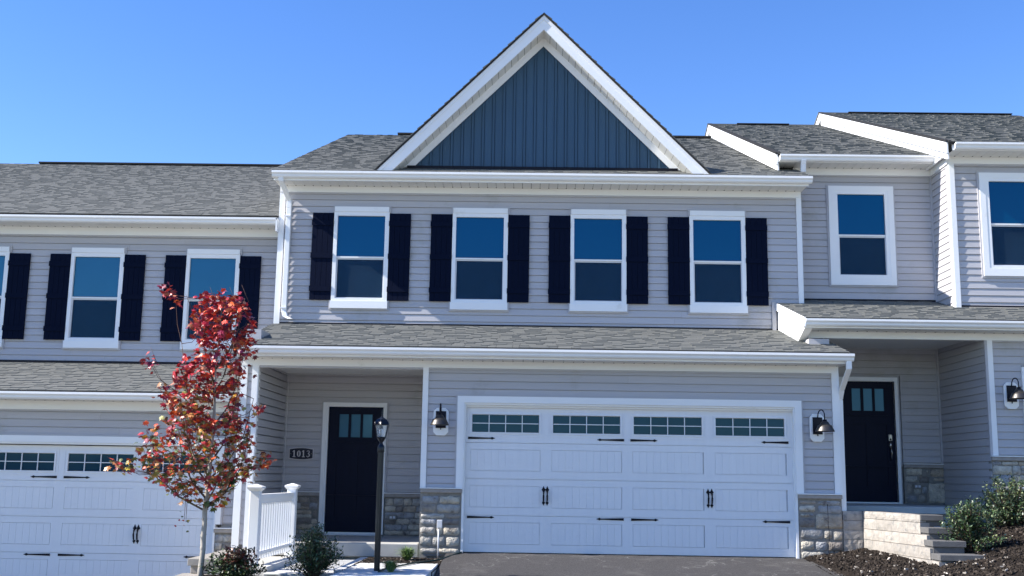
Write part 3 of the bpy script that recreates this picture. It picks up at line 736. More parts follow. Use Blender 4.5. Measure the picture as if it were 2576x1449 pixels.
# downspout upper left
def downspout(parent, pts, wx=.078, wy=.055):
    mb = MB()
    pts = [Vector(p) for p in pts]
    for a, b in zip(pts, pts[1:]):
        hor = abs((b-a).x) > abs((b-a).z)*1.5
        dx = (wx/2, 0, 0); P = []
        for p in (a, b):
            if abs((b-a).normalized().z) > .35: P.append([(p.x-wx/2, p.y-wy/2, p.z), (p.x+wx/2, p.y-wy/2, p.z), (p.x+wx/2, p.y+wy/2, p.z), (p.x-wx/2, p.y+wy/2, p.z)])
            else: P.append([(p.x, p.y-wy/2, p.z-wx/2), (p.x, p.y-wy/2, p.z+wx/2), (p.x, p.y+wy/2, p.z+wx/2), (p.x, p.y+wy/2, p.z-wx/2)])
        mb.hexa(P[0]+P[1])
    return obj('downspout', mb, 'trim', parent, bevel=.006)
downspout(H, [(-4.235, 1.54, 6.0), (-4.235, 1.56, 5.93), (-4.160, 1.93, 5.68), (-4.160, 1.932, 5.55), (-4.160, 1.932, 3.76), (-4.13, 1.92, 3.66), (-4.03, 1.88, 3.615)], .084, .072)
box('downspout_strap', (-4.21, -4.12, 1.88, 1.96, 5.40, 5.425), 'trim', H); box('downspout_strap', (-4.21, -4.12, 1.88, 1.96, 3.80, 3.825), 'trim', H)
downspout(H, [(4.675, -.47, 2.79), (4.675, -.46, 2.66), (4.672, -.05, 2.38), (4.672, .05, 2.25), (4.672, .05, .1)])
# porch slab
mb = MB(); mb.box(-4.05, -1.575, 0, YU+.1, -.15, .05); obj('porch_slab', mb, 'concrete', H, bevel=.012)
box('slab_base', (-4.03, -1.6, .12, YU, -.5, -.15), 'concrete', H)

# ================================================================== LEFT HOUSE
HL = thing('townhouse', 'lower townhouse at the left edge, its garage partly hidden behind the red tree', 'house', 'row of attached townhouses')
YLu, YLl, DZ = 2.4, .4, -.695
core(HL, [(-13.3, -4.34, YLu+.08, YLu+.3, 1.9, 5.4), (-13.3, -13.1, YLl+.06, 16, -1, 5.5), (-9.9, -9.56, YLl+.06, YLl+.3, -1, 2.2), (-4.62, -4.36, YLl+.06, YLl+.3, -1, 2.2), (-13.3, -4.62, YLl+.06, YLl+.3, 1.5, 2.2), (-13.3, -9.56, YLl+1.9, YLl+2.1, -1, 2.2), (-13.3, -4.34, 15.9, 16.1, -1, 5.5), (-4.46, -4.345, YLu+.1, 15.9, -1, 5.4)])
wins = []
for x in (-7.583, -5.545, -9.62, -11.66):
    wn, h = sash_window(HL, x, YLu, 3.27-.018, wd=.94, gm='glass_sky_tint'); wins.append(h)
wall_boards(HL, (0, YLu, 0), (1, 0, 0), (0, -1, 0), -13.2, -4.345, 2.85, 5.14, wins, zb=3.232-STEP*4, seed=9)
wall_boards(HL, (0, YLl, 0), (1, 0, 0), (0, -1, 0), -9.9, -4.35, .27, 1.96, [(-9.70, -4.585, -1, 1.575)], zb=1.575-STEP*12, seed=10)
box('frieze_board', (-13.3, -4.345, YLu-.038, YLu+.01, 5.132, 5.268), 'trim', HL); box('frieze_channel', (-13.3, -4.345, YLu-.03, YLu, 5.105, 5.131), 'siding', HL)
box('frieze_board', (-13.3, -4.345, YLl-.038, YLl+.01, 1.952, 2.088), 'trim', HL); box('frieze_channel', (-9.9, -4.345, YLl-.03, YLl, 1.925, 1.951), 'siding', HL)
soffit(HL, -13.2, -4.345, YLu-.40, YLu-.039, 5.268); soffit(HL, -13.3, -4.345, YLl-.40, YLl-.039, 2.09)
box('fascia', (-13.3, -4.345, YLu-.425, YLu-.401, 5.26, 5.40), 'trim', HL); box('fascia', (-15.5, -4.345, YLl-.425, YLl-.401, 2.085, 2.21), 'trim', HL)  # lower fascia lengthened out of view to keep sun off the garage
gutter(HL, -13.3, -4.345, 1.86, 5.262, 5.368, 1.973); gutter(HL, -15.5, -4.345, -.145, 2.085, 2.19, -.027)  # lower gutter runs on unseen past the wall, added for its shade
box('gutter_end_cap', (-4.365, -4.338, 1.86, 2.38, 5.13, 5.36), 'trim', HL)
shingles(HL, -13.3, -4.345, 1.93, 5.412, SL, 9.45, 0, 23)
shingles(HL, -15.5, -4.345, -.07, 2.214, .262, YLu, 300, 24)  # roof extended past the wall out of view, to shade the garage door
box('roof_flashing', (-9.9, -4.36, YLu-.03, YLu-.018, 2.87, 2.905), 'black_iron', HL)
zr = 5.412+SL*(9.45-1.93)
mb = MB(); mb.prism([(-13.3, 9.45, zr), (-13.3, 16.2, zr-SL*6.8), (-13.3, 16.2, zr-SL*6.8-.06), (-13.3, 9.45, zr-.06)], (8.95, 0, 0)); obj('rear_roof', mb, 'shingle', HL)
box('ridge_vent', (-12.0, -4.9, 9.30, 9.6, zr-.02, zr+.018), 'roof_base', HL)
mb = MB(); mb.box(-4.697, -4.611, YLl-.04, YLl+.02, .265, 1.553); mb.box(-9.70, -9.61, YLl-.04, YLl+.02, .265, 1.553); mb.box(-9.61, -4.697, YLl-.04, YLl+.02, 1.452, 1.553)
gc = obj('garage_casing', mb, 'trim', HL)
mb = MB(); mb.box(-4.61, -4.585, YLl-.03, YLl, .265, 1.578); mb.box(-9.7, -4.61, YLl-.03, YLl, 1.554, 1.578); obj('casing_channel', mb, 'siding', gc)
mb = MB(); mb.box(-4.72, -4.69, YLl-.02, YLl+.2, -.75, 1.46); mb.box(-9.61, -9.58, YLl-.02, YLl+.2, -.75, 1.46); mb.box(-9.58, -4.72, YLl-.015, YLl+.2, 1.425, 1.451); obj('garage_jamb', mb, 'trim', gc)
garage_door(HL, -9.60, -4.71, -.735, 1.41, YLl+.095, [(-9.482, -8.48), (-8.265, -7.262), (-7.038, -6.042), (-5.825, -4.825)], (1.029, 1.286), (-5.915, -8.36), None, None)
box('wall', (-4.35, -4.343, YLl, YLu, -1, 2.2), 'siding', HL)
stone_panel(HL, random_courses(-4.69, -4.40, -.75, .12, 44, .08, .17), -4.695, -4.36, -.9, .2, YLl, 44)

# ================================================================== RIGHT HOUSE
HR = thing('townhouse', 'higher townhouse at the right edge with dark entry door and stepped white-edged roofs', 'house', 'row of attached townhouses')
YM, YR, YG = 2.5, 1.7, .6
FZ = .69
core(HR, [(4.66, 7.2, YM+.08, YM+.3, 3.3, 6.6), (4.66, 5.36, YM+.16, YM+.3, -.1, 3.4), (6.38, 7.2, YM+.16, YM+.3, -.1, 3.4), (5.3, 6.45, YM+.16, YM+.3, 2.80, 3.4), (5.3, 6.45, YM+.2, YM+.3, -.1, 2.9), (7.15, 13.5, YR+.08, YR+.3, 3.6, 6.6), (7.14, 7.4, YG+.06, YM+.2, -.3, 3.5), (7.14, 7.63, YG+.06, YG+.3, -.3, 3.35), (7.5, 13.5, YG+.06, YG+.3, 2.8, 3.35), (7.15, 7.3, YR+.06, YM+.2, 3.6, 6.6), (13.3, 13.5, YG, 16, -.3, 6.6), (4.66, 13.5, 15.9, 16.1, -.3, 6.7), (4.66, 4.8, YM+.1, 16, -.3, 6.6)])
wn, h1 = sash_window(HR, 5.838, YM, 4.555, 'plain'); wn, h2 = sash_window(HR, 8.17, YR, 4.60, 'plain', wd=.95)
wall_boards(HR, (0, YM, 0), (1, 0, 0), (0, -1, 0), 4.655, 7.075, 4.10, 6.40, [h1], zb=4.184-STEP*2, seed=12)
wall_boards(HR, (0, YR, 0), (1, 0, 0), (0, -1, 0), 7.20, 11.5, 3.92, 6.41, [h2], zb=4.145-STEP*3, seed=13)
wall_boards(HR, (7.105, 0, 0), (0, -1, 0), (-1, 0, 0), -YM+.0, -YR-.01, 3.98, 6.52, [], zb=4.145-STEP*2, m='siding_side', joints=False)
box('side_wall', (7.11, 7.16, YR+.01, YM+.1, 3.8, 6.56), 'siding', HR)
box('corner_post', (7.07, 7.104, YM-.035, YM, 4.10, 6.52), 'siding', HR)
box('frieze_board', (4.66, 7.10, YM-.038, YM, 6.405, 6.522), 'trim', HR); box('frieze_channel', (4.66, 7.07, YM-.03, YM, 6.378, 6.404), 'siding', HR)
box('frieze_board', (7.10, 11.5, YR-.038, YR, 6.405, 6.522), 'trim', HR); box('frieze_channel', (7.2, 11.5, YR-.03, YR, 6.375, 6.404), 'siding', HR)
corner(HR, 7.112, 7.195, YR, 3.90, 6.42, -1)
box('frieze_return', (7.075, 7.104, YR-.02, YM-.05, 6.40, 6.52), 'trim', HR)
soffit(HR, 4.34, 7.10, YM-.40, YM-.039, 6.522); soffit(HR, 7.05, 11.5, YR-.40, YR-.039, 6.522)
box('fascia', (4.30, 7.08, YM-.425, YM-.401, 6.52, 6.66), 'trim', HR); box('fascia', (7.03, 11.5, YR-.425, YR-.401, 6.52, 6.66), 'trim', HR)
gutter(HR, 4.33, 7.09, 1.96, 6.53, 6.633, 2.073); gutter(HR, 7.05, 11.5, 1.16, 6.53, 6.633, 1.273)
shingles(HR, 4.30, 6.98, 2.02, 6.655, SL, 9.1, 0, 25)
shingles(HR, 6.95, 11.6, 1.22, 6.655, SL, 9.0, 0, 26)
zm = 6.655+SL*(9.1-2.02); zn = 6.655+SL*(9.0-1.22)
rake_board(HR, 4.275, 2.06, 6.655, 9.1, zm, 1); rake_board(HR, 6.925, 1.26, 6.655, 9.0, zn, 1)
mb = MB(); mb.prism([(4.335, 2.2, 6.45), (4.335, 9.1, zm-.1), (4.335, 16, 6.6), (4.335, 16, 6.2)], (.03, 0, 0)); obj('gable_end', mb, 'trim', HR)
mb = MB(); mb.prism([(6.99, 1.5, 6.50), (6.99, 9.0, zn-.1), (6.99, 16, 6.7), (6.99, 16, 6.4)], (.03, 0, 0)); obj('gable_end', mb, 'trim', HR)
for x, zz, y in ((4.275, zm, 9.1), (6.925, zn, 9.0)):
    mb = MB(); mb.prism([(x, y, zz), (x, y+7, zz-2.8), (x, y+7, zz-3.0), (x, y, zz-.2)], (.03, 0, 0)); obj('rake_fascia', mb, 'trim', HR)
    mb = MB(); mb.prism([(x-.02, y, zz+.03), (x-.02, y+7, zz-2.77), (x-.02, y+7, zz-2.80), (x-.02, y, zz)], (4.0, 0, 0)); obj('rear_roof', mb, 'shingle', HR)
box('ridge_vent', (4.95, 6.2, 9.0, 9.2, zm-.0, zm+.02), 'roof_base', HR); box('ridge_vent', (7.6, 11.5, 8.9, 9.1, zn, zn+.02), 'roof_base', HR)
# lower roof
soffit(HR, 4.36, 11.5, YG-.40, YG-.039, 3.352)
box('fascia', (4.20, 11.5, YG-.425, YG-.401, 3.352, 3.495), 'trim', HR)
gutter(HR, 4.21, 11.5, .065, 3.378, 3.482, .173)
SLR = .272
shingles(HR, 4.20, 11.5, .13, 3.505, SLR, YM, 300, 27)
box('frieze_board', (4.34, 11.5, YG-.038, YG, 3.245, 3.351), 'trim', HR); box('frieze_channel', (7.2, 11.5, YG-.03, YG, 3.218, 3.244), 'siding', HR)
mb = MB(); s_ = SLR
mb.prism([(4.185, .10, 3.50), (4.185, YU-.035, 3.50+s_*(YU-.135)), (4.185, YU-.035, 3.375+s_*(YU-.135)), (4.185, .17, 3.375), (4.185, .10, 3.36)], (.03, 0, 0)); obj('rake_fascia', mb, 'trim', HR)
mb = MB(); mb.prism([(4.216, .17, 3.385), (4.216, YU-.036, 3.385+s_*(YU-.2)), (4.216, YU-.036, 3.34+s_*0), (4.216, .62, 3.20), (4.216, .17, 3.36)], (.12, 0, 0)); obj('rake_return', mb, 'trim', HR)
for i in range(3):
    mb = MB(); y = .75+.38*i; mb.hexa([(4.212, y, 3.24+.04*i), (4.216, y, 3.24+.04*i), (4.216, y+.01, 3.24+.04*i), (4.212, y+.01, 3.24+.04*i), (4.212, y+.2, 3.43+.07*i), (4.216, y+.2, 3.43+.07*i), (4.216, y+.21, 3.43+.07*i), (4.212, y+.21, 3.43+.07*i)]); obj('groove', mb, 'box_grey', HR)
box('roof_flashing', (4.66, 7.07, YM-.03, YM-.018, 4.15, 4.18), 'black_iron', HR); box('roof_flashing', (7.2, 11.5, YR-.03, YR-.018, 3.945, 3.97), 'black_iron', HR)
box('wall_flashing', (4.12, 4.185, YU-.034, YU-.018, 3.52, 4.03), 'siding', HR)
# porch of the right house
box('porch_beam', (4.66, 7.12, YG+.001, YG+.1, 3.245, 3.35), 'soffit', HR)
box('porch_ceiling', (4.66, 7.14, YG+.1, YM+.1, 3.33, 3.36), 'soffit', HR)
wall_boards(HR, (0, YM+.1, 0), (1, 0, 0), (0, -1, 0), 4.66, 7.10, 1.385, 3.33, [(5.30, 6.43, 0, 2.86)], zb=1.375-STEP, joints=False)
wall_boards(HR, (7.105, 0, 0), (0, -1, 0), (-1, 0, 0), -YM-.07, -YG+.01, FZ-.02, 3.33, [], zb=FZ, m='siding_side', joints=False)
box('side_wall', (7.11, 7.2, YG+.02, YM+.2, .3, 3.33), 'siding', HR)
box('corner_post', (7.07, 7.103, YM+.06, YM+.1, 1.37, 3.33), 'siding', HR)
corner(HR, 7.125, 7.205, YG, 1.475, 3.245, 0)
box('corner_return', (7.088, 7.124, YG-.028, YG+.02, 1.475, 3.245), 'siding', HR)
wall_boards(HR, (0, YG, 0), (1, 0, 0), (0, -1, 0), 7.206, 7.635, 1.475, 3.22, [], zb=1.49, joints=False)
wall_boards(HR, (0, YG, 0), (1, 0, 0), (0, -1, 0), 7.636, 11.5, 2.86, 3.22, [], zb=1.49, joints=False)
mb = MB(); mb.box(7.635, 7.735, YG-.04, YG+.02, 1.475, 2.84); mb.box(7.735, 11.5, YG-.04, YG+.02, 2.74, 2.84); gc = obj('garage_casing', mb, 'trim', HR)
box('garage_door', (7.75, 11.5, YG+.1, YG+.13, .5, 2.74), 'garage_white', HR)
entry_door(HR, 5.425, 6.32, .712, 2.76, YM+.1, hardware=True)
box('door_bell', (6.335, 6.355, YM+.03, YM+.055, 1.80, 1.88), 'trim', HR)
stone_panel(HR, [(6.45, 6.74, 1.17, 1.29), (6.80, 6.84, 1.20, 1.27), (6.87, 7.13, 1.15, 1.285), (6.45, 6.66, 1.05, 1.155), (6.68, 6.86, 1.04, 1.16), (6.92, 7.13, 1.07, 1.125), (6.47, 6.56, .86, 1.02), (6.58, 6.70, .85, 1.02), (6.72, 6.81, .86, .99), (6.83, 7.13, .71, 1.04), (6.45, 6.63, .71, .83), (6.66, 6.80, .71, .84)], 6.43, 7.10, .69, 1.352, YM+.1, 51)
stone_panel(HR, random_courses(7.11, 7.66, .45, 1.39, 52, .08, .17), 7.10, 7.66, .2, 1.455, YG, 52)
mb = MB(); mb.box(4.66, 7.10, .50, YM+.2, .58, FZ-.005); obj('porch_slab', mb, 'concrete', HR, bevel=.01)
box('slab_base', (4.70, 7.05, .62, YM+.2, -.1, .58), 'concrete', HR)
downspout(HR, [(4.735, 2.0, 6.54), (4.735, 2.03, 6.46), (4.735, 2.06, 6.33)], .085, .06)

# ================================================================== small fittings
def wall_lantern(x, Y, z, label, yaw=0., scale=1.):
    """gooseneck barn light on a white mounting block; z = middle of block"""
    t = thing('wall_lantern', label, 'wall lamp', 'gooseneck wall lamps beside the garages', (x, Y, z))
    mb = MB(); hw, hh, c = .112, .205, .05
    pts = [(-hw, -hh+c), (-hw+c, -hh), (hw-c, -hh), (hw, -hh+c), (hw, hh-c), (hw-c, hh), (-hw+c, hh), (-hw, hh-c)]
    mb.prism([(px, -.018, pz) for px, pz in pts], (0, -.03, 0)); o = obj('mounting_block', mb, 'trim', t, bevel=.004)
    box('back_plate', (-.076, .076, -.062, -.049, -.095, .155), 'black_iron', t)
    mb = MB(); L = .27; R1 = .10
    pts = [(0, -.06, .14), (0, -.07, .17)]
    for k in range(9):
        a = math.pi*k/8; pts.append((0, -.07-R1+R1*math.cos(a), .17+.09*math.sin(a)*1.0))
    pts.append((0, -.07-2*R1, .10))
    mb.tube(pts, .0085, 8); arm = obj('arm', mb, 'black_iron', t, smooth=True)
    mb = MB(); cy = -.07-2*R1
    mb.lathe([(.005, .115), (.03, .112), (.034, .085), (.04, .082)], 0, cy, 0, 24); obj('socket_cap', mb, 'black_iron', t, smooth=True)
    mb = MB(); mb.lathe([(.034, .088), (.052, .078), (.07, .045), (.078, .035), (.098, .028), (.112, .0), (.138, -.055), (.140, -.062), (.130, -.058), (.10, .0), (.06, .04)], 0, cy, 0, 32); obj('lamp_shade', mb, 'bronze', t, smooth=True)
    box('finial', (-.006, .006, -.06, -.048, -.12, -.095), 'black_iron', t)
    t.rotation_euler = (0, 0, yaw)
    for ch in t.children: pass
    return t
wall_lantern(-1.288, 0, 1.835, 'gooseneck barn light left of the middle garage door, above the pillar with a power box', 0)
wall_lantern(4.288, 0, 1.825, 'gooseneck barn light right of the middle garage door beside the white downspout', R(14))
wall_lantern(7.445, YG, 2.39, 'gooseneck barn light at the right edge of the photo, beside the far right garage', R(5))

# address plaque
t = thing('address_plaque', 'dark oval-topped house number plaque reading 1013 on the porch siding', 'plaque', loc=(-3.76, YU, 1.365))
def plaque_outline(w_, h_, bulge, n=12):
    pts = []
    for k in range(n+1): s = -1+2*k/n; pts.append((s*w_, h_+bulge*(1-s*s)))
    for k in range(n+1): s = 1-2*k/n; pts.append((s*w_, -h_-bulge*(1-s*s)))
    return pts
mb = MB(); mb.prism([(a, -.018, b) for a, b in plaque_outline(.205, .083, .022)], (0, -.016, 0)); obj('rim', mb, 'plaque_metal', t)
mb = MB(); mb.prism([(a, -.0345, b) for a, b in plaque_outline(.192, .071, .021)], (0, -.003, 0)); obj('face', mb, 'plaque_dark', t)
def ribbon(mb, pts, ws, y0=-.038, dy=-.005):
    for k in range(len(pts)-1):
        (xa, za), (xb, zb_) = pts[k], pts[k+1]; d = Vector((xb-xa, zb_-za)); d.normalize(); nx, nz = -d.y, d.x
        wa, wb = ws[k]/2, ws[k+1]/2
        mb.prism([(xa+nx*wa, y0, za+nz*wa), (xb+nx*wb, y0, zb_+nz*wb), (xb-nx*wb, y0, zb_-nz*wb), (xa-nx*wa, y0, za-nz*wa)], (0, dy, 0))
def digit(mb, ch, cx):
    h = .055
    if ch == '1':
        mb.box(cx-.009, cx+.009, -.043, -.038, -h, h); mb.box(cx-.024, cx+.024, -.0432, -.038, -h-.001, -h+.009)
        mb.prism([(cx-.009, -.038, h), (cx-.026, -.038, h-.022), (cx-.026, -.038, h-.03), (cx-.009, -.038, h-.018)], (0, -.005, 0))
    elif ch == '0':
        pts = [(cx+.021*math.sin(a), .047*math.cos(a)) for a in [2*math.pi*k/20 for k in range(21)]]
        ribbon(mb, pts, [.006+.014*abs(math.sin(2*math.pi*k/20)) for k in range(21)])
        mb.c += []
    elif ch == '3':
        up_ = [(-.022+.0, .036), (-.014, .047), (0, .051), (.014, .044), (.018, .03), (.013, .013), (-.006, .004)]
        dn = [(-.006, .004), (.014, -.003), (.021, -.02), (.018, -.038), (.004, -.05), (-.012, -.05), (-.024, -.036)]
        ribbon(mb, [(cx+a, b) for a, b in up_], [.010, .008, .008, .012, .016, .012, .006]); ribbon(mb, [(cx+a, b) for a, b in dn], [.006, .013, .017, .015, .009, .008, .013])
for k, ch in enumerate('1013'):
    mb = MB(); digit(mb, ch, -.117+.078*k); obj('digit', mb, 'plaque_metal', t)
mb = MB()
for sx in (-.172, .172): mb.box(sx-.004, sx+.004, -.042, -.037, -.004, .004)
obj('screw', mb, 'nickel', t)

def junction(x, z, Y, zb, label):
    t = thing('power_box', label, 'electrical box', loc=(x, Y, z))
    box('box_body', (-.038, .038, -.135, -.085, -.058, .058), 'box_grey', t, bevel=.004)
    box('box_cover', (-.034, .034, -.142, -.136, -.05, .052), 'box_grey', t)
    if zb is not None:
        mb = MB(); mb.tube([(-.014, -.10, -.058), (-.014, -.10, zb-z)], .012, 10); obj('conduit', mb, 'box_grey', t, smooth=True)
    return t
junction(-1.262, .345, .0, -.14, 'grey electrical box on a conduit in front of the left garage pillar')
junction(7.48, .985, YG, .55, 'grey electrical box on the stone at the right edge above the shrub')
def outlet(x, z, Y, label):
    t = thing('wall_outlet', label, 'outlet', loc=(x, Y, z))
    box('cover_plate', (-.07, .07, -.062, -.045, -.045, .045), 'mortar', t, bevel=.006); box('socket', (-.045, -.008, -.068, -.0625, -.018, .018), 'box_grey', t); box('socket', (.008, .045, -.068, -.0625, -.018, .018), 'box_grey', t)
outlet(-2.2, .352, YU, 'grey outlet set in the porch stone right of the door numbered 1013'); outlet(6.64, .985, YM+.1, 'small outlet set in the stone right of the far right entry door')
# dangling cable on right pillar
mb = MB(); xa = 4.405
mb.tube([(xa, -.07, .70), (xa+.003, -.075, .55), (xa+.0, -.08, .42), (xa+.012, -.08, .32), (xa+.006, -.08, .2), (xa-.006, -.08, .05), (xa+.004, -.08, -.0)], .004, 6)
mb.lathe([(.001, -.012), (.011, 0), (.001, .012)], xa, -.075, .705, 8)
tag(obj('cable', mb, 'black_iron'), 'thin dark cable hanging down the right garage pillar', 'cable')

# ---- lamp post
t = thing('lamp_post', 'black fluted lamp post with glass lantern in front of the entry door', 'lamp post', loc=(-1.846, -2.5, -.2))
mb = MB(); n = 24; prof = []
for k in range(n):
    a = 2*math.pi*k/n; r = .0375 if k % 3 else .032; prof.append((r*math.cos(a), r*math.sin(a), -.1))
mb.prism(prof, (0, 0, 1.645)); obj('pole', mb, 'post_black', t)
mb = MB(); mb.lathe([(.042, 1.52), (.045, 1.53), (.045, 1.585), (.041, 1.60), (.03, 1.615), (.022, 1.63), (.02, 1.645), (.034, 1.665), (.056, 1.70), (.06, 1.705), (.001, 1.706)], 0, 0, 0, 24); obj('fitter', mb, 'post_black', t, smooth=True)
mb = MB(); mb.lathe([(.055, 0.02), (.06, .03), (.06, .05), (.05, .08), (.04, .1)], 0, 0, -.06, 20); obj('base_collar', mb, 'post_black', t, smooth=True)
ns = 6; r0, r1, za, zb_ = .058, .092, 1.705, 1.868
mb = MB(); gl = MB()
for k in range(ns):
    a = 2*math.pi*(k+.5)/ns; b = 2*math.pi*(k+1.5)/ns
    mb.tube([(r0*math.cos(a), r0*math.sin(a), za), (r1*math.cos(a), r1*math.sin(a), zb_)], .005, 5)
    mb.tube([(r0*math.cos(a), r0*math.sin(a), za+.004), (r0*math.cos(b), r0*math.sin(b), za+.004)], .006, 5); mb.tube([(r1*math.cos(a), r1*math.sin(a), zb_), (r1*math.cos(b), r1*math.sin(b), zb_)], .006, 5)
cage = obj('lantern_cage', mb, 'post_black', t)
for k in range(ns):
    a = 2*math.pi*(k+.5)/ns; b = 2*math.pi*(k+1.5)/ns; gl = MB()
    gl.quad((r0*math.cos(a), r0*math.sin(a), za), (r0*math.cos(b), r0*math.sin(b), za), (r1*math.cos(b), r1*math.sin(b), zb_), (r1*math.cos(a), r1*math.sin(a), zb_)); obj('glass_pane', gl, 'clear_glass', cage)
mb = MB(); i0 = 0
for (ra, z1_, rb, z2_) in ((.112, 1.868, .098, 1.90), (.098, 1.90, .07, 1.935), (.07, 1.935, .03, 1.955), (.03, 1.955, .008, 1.972)):
    for k in range(ns):
        a = 2*math.pi*(k+.5)/ns; b = 2*math.pi*(k+1.5)/ns
        mb.quad((ra*math.cos(a), ra*math.sin(a), z1_), (ra*math.cos(b), ra*math.sin(b), z1_), (rb*math.cos(b), rb*math.sin(b), z2_), (rb*math.cos(a), rb*math.sin(a), z2_))
mb.poly([(.112*math.cos(2*math.pi*(k+.5)/ns), .112*math.sin(2*math.pi*(k+.5)/ns), 1.8675) for k in range(ns)])
obj('lantern_roof', mb, 'post_black', t)
mb = MB(); mb.lathe([(.012, 1.97), (.006, 1.985), (.012, 1.995), (.005, 2.005), (.009, 2.02), (.002, 2.065)], 0, 0, 0, 10); obj('finial', mb, 'post_black', t, smooth=True)
mb = MB(); mb.lathe([(.012, 1.71), (.014, 1.735), (.03, 1.765), (.033, 1.785), (.024, 1.81), (.001, 1.82)], 0, 0, 0, 14); obj('bulb', mb, 'clear_bulb', t, smooth=True)

# ---- railing
t = thing('porch_railing', 'white vinyl ramp railing with two capped posts and slim balusters', 'railing', loc=(0, 0, 0))
def rpost(x, y, z0, z1):
    mb = MB(); mb.box(x-.064, x+.064, y-.064, y+.064, z0, z1); p = obj('post', mb, 'trim', t, bevel=.006)
    mb = MB(); mb.box(x-.10, x+.10, y-.10, y+.10, z1+.001, z1+.02)
    mb.hexa([(x-.068, y-.068, z1-.035), (x+.068, y-.068, z1-.035), (x+.068, y+.068, z1-.035), (x-.068, y+.068, z1-.035), (x-.10, y-.10, z1), (x+.10, y-.10, z1), (x+.10, y+.10, z1), (x-.10, y+.10, z1)])
    mb.hexa([(x-.10, y-.10, z1+.021), (x+.10, y-.10, z1+.021), (x+.10, y+.10, z1+.021), (x-.10, y+.10, z1+.021), (x-.012, y-.012, z1+.052), (x+.012, y-.012, z1+.052), (x+.012, y+.012, z1+.052), (x-.012, y+.012, z1+.052)])
    obj('post_cap', mb, 'trim', p)
XA, YA, XB, YB = -3.522, -2.0, -3.44, -.12
rpost(XA, YA, -.25, .845); rpost(XB, YB, -.15, .845)
L = MB(); L.hexa([(XA-.04, YA+.066, .70), (XA+.04, YA+.066, .70), (XB+.04, YB-.066, .70), (XB-.04, YB-.066, .70), (XA-.045, YA+.066, .765), (XA+.045, YA+.066, .765), (XB+.045, YB-.066, .765), (XB-.045, YB-.066, .765)]); obj('top_rail', L, 'trim', t)
L = MB(); L.hexa([(XA-.022, YA+.066, .645), (XA+.022, YA+.066, .645), (XB+.022, YB-.066, .645), (XB-.022, YB-.066, .645), (XA-.022, YA+.066, .698), (XA+.022, YA+.066, .698), (XB+.022, YB-.066, .698), (XB-.022, YB-.066, .698)]); obj('top_rail', L, 'trim', t)
def rz(s): return -.02+.02*s
L = MB(); L.hexa([(XA-.022, YA+.066, rz(0)), (XA+.022, YA+.066, rz(0)), (XB+.022, YB-.066, rz(1)), (XB-.022, YB-.066, rz(1)), (XA-.022, YA+.066, rz(0)+.045), (XA+.022, YA+.066, rz(0)+.045), (XB+.022, YB-.066, rz(1)+.045), (XB-.022, YB-.066, rz(1)+.045)]); obj('bottom_rail', L, 'trim', t)
NB = 15
for k in range(NB):
    s = (k+.9)/(NB+.8); x = XA+(XB-XA)*s; y = YA+(YB-YA)*s
    box('baluster', (x-.018, x+.018, y-.018, y+.018, -.075+.0*s, .644), 'trim', t)

# ---- left cap wall (extends the party wall towards the driveway)
t = thing('capped_edging', 'low stone wall with beige capping beside the maple and left driveway', 'wall', loc=(0, 0, 0))
def capw(x0, x1, y0, y1, z0, z1, m='cap_stone'): box('cap_stone' if m == 'cap_stone' else 'wall_block', (x0, x1, y0, y1, z0, z1), m, t, bevel=.006)
capw(-4.315, -4.0, -2.16, -1.15, -.14, -.05); capw(-4.315, -4.0, -1.145, -.04, -.14, -.05)
k = 0
for z0 in (-.24, -.34, -.44, -.54, -.64, -.74):
    y = -2.10 if z0 > -.3 else -2.42-.0
    if z0 == -.34: capw(-4.41, -4.03, -2.42, -2.0, z0+.005, z0+.095)
    while y < .2:
        l2 = .42 if k % 2 else .36; capw(-4.29, -4.04, y, min(y+l2-.008, .3), z0, z0+.097, 'block'); y += l2
    k += 1

# ---- walkway
def ridged(name, x0, x1, y0, y1, z, m, lines=True):
    mb = MB(); y = y0
    while y < y1:
        ye = min(y+.10, y1); mb.box(x0, x1, y, ye-.010, z-.02, z); mb.box(x0, x1, ye-.010, ye, z-.02, z-.004); y = ye
    mb.box(x0, x1, y0, y1, z-.2, z-.021)
    return tag(obj(name, mb, m), None, None, kind='structure')
ridged('walkway', -3.245, -2.425, -2.30, -.02, -.19, 'concrete_white')
ridged('walkway', -3.98, -3.41, -2.35, -.02, -.16, 'concrete')
for nm, b in (('kerb', (-3.405, -3.25, -2.35, -.03, -.35, -.125)), ('kerb', (-2.42, -2.30, -2.3, -.03, -.35, -.150))):
    tag(box(nm, b, 'concrete_white', bevel=.01), None, None, kind='structure')
mb = MB()
mb.hexa([(-2.30, -3.4, -.30), (-1.18, -3.4, -.30), (-1.18, -1.22, -.30), (-2.24, -1.30, -.30), (-2.30, -3.4, -.135), (-1.18, -3.4, -.135), (-1.18, -1.22, -.135), (-2.24, -1.30, -.135)])
tag(obj('walkway', mb, 'concrete_white', bevel=.008), None, None, kind='structure')
box_ = box('walkway', (-3.25, -2.28, -2.55, -2.31, -.30, -.185), 'concrete_white', bevel=.006); tag(box_, None, None, kind='structure')

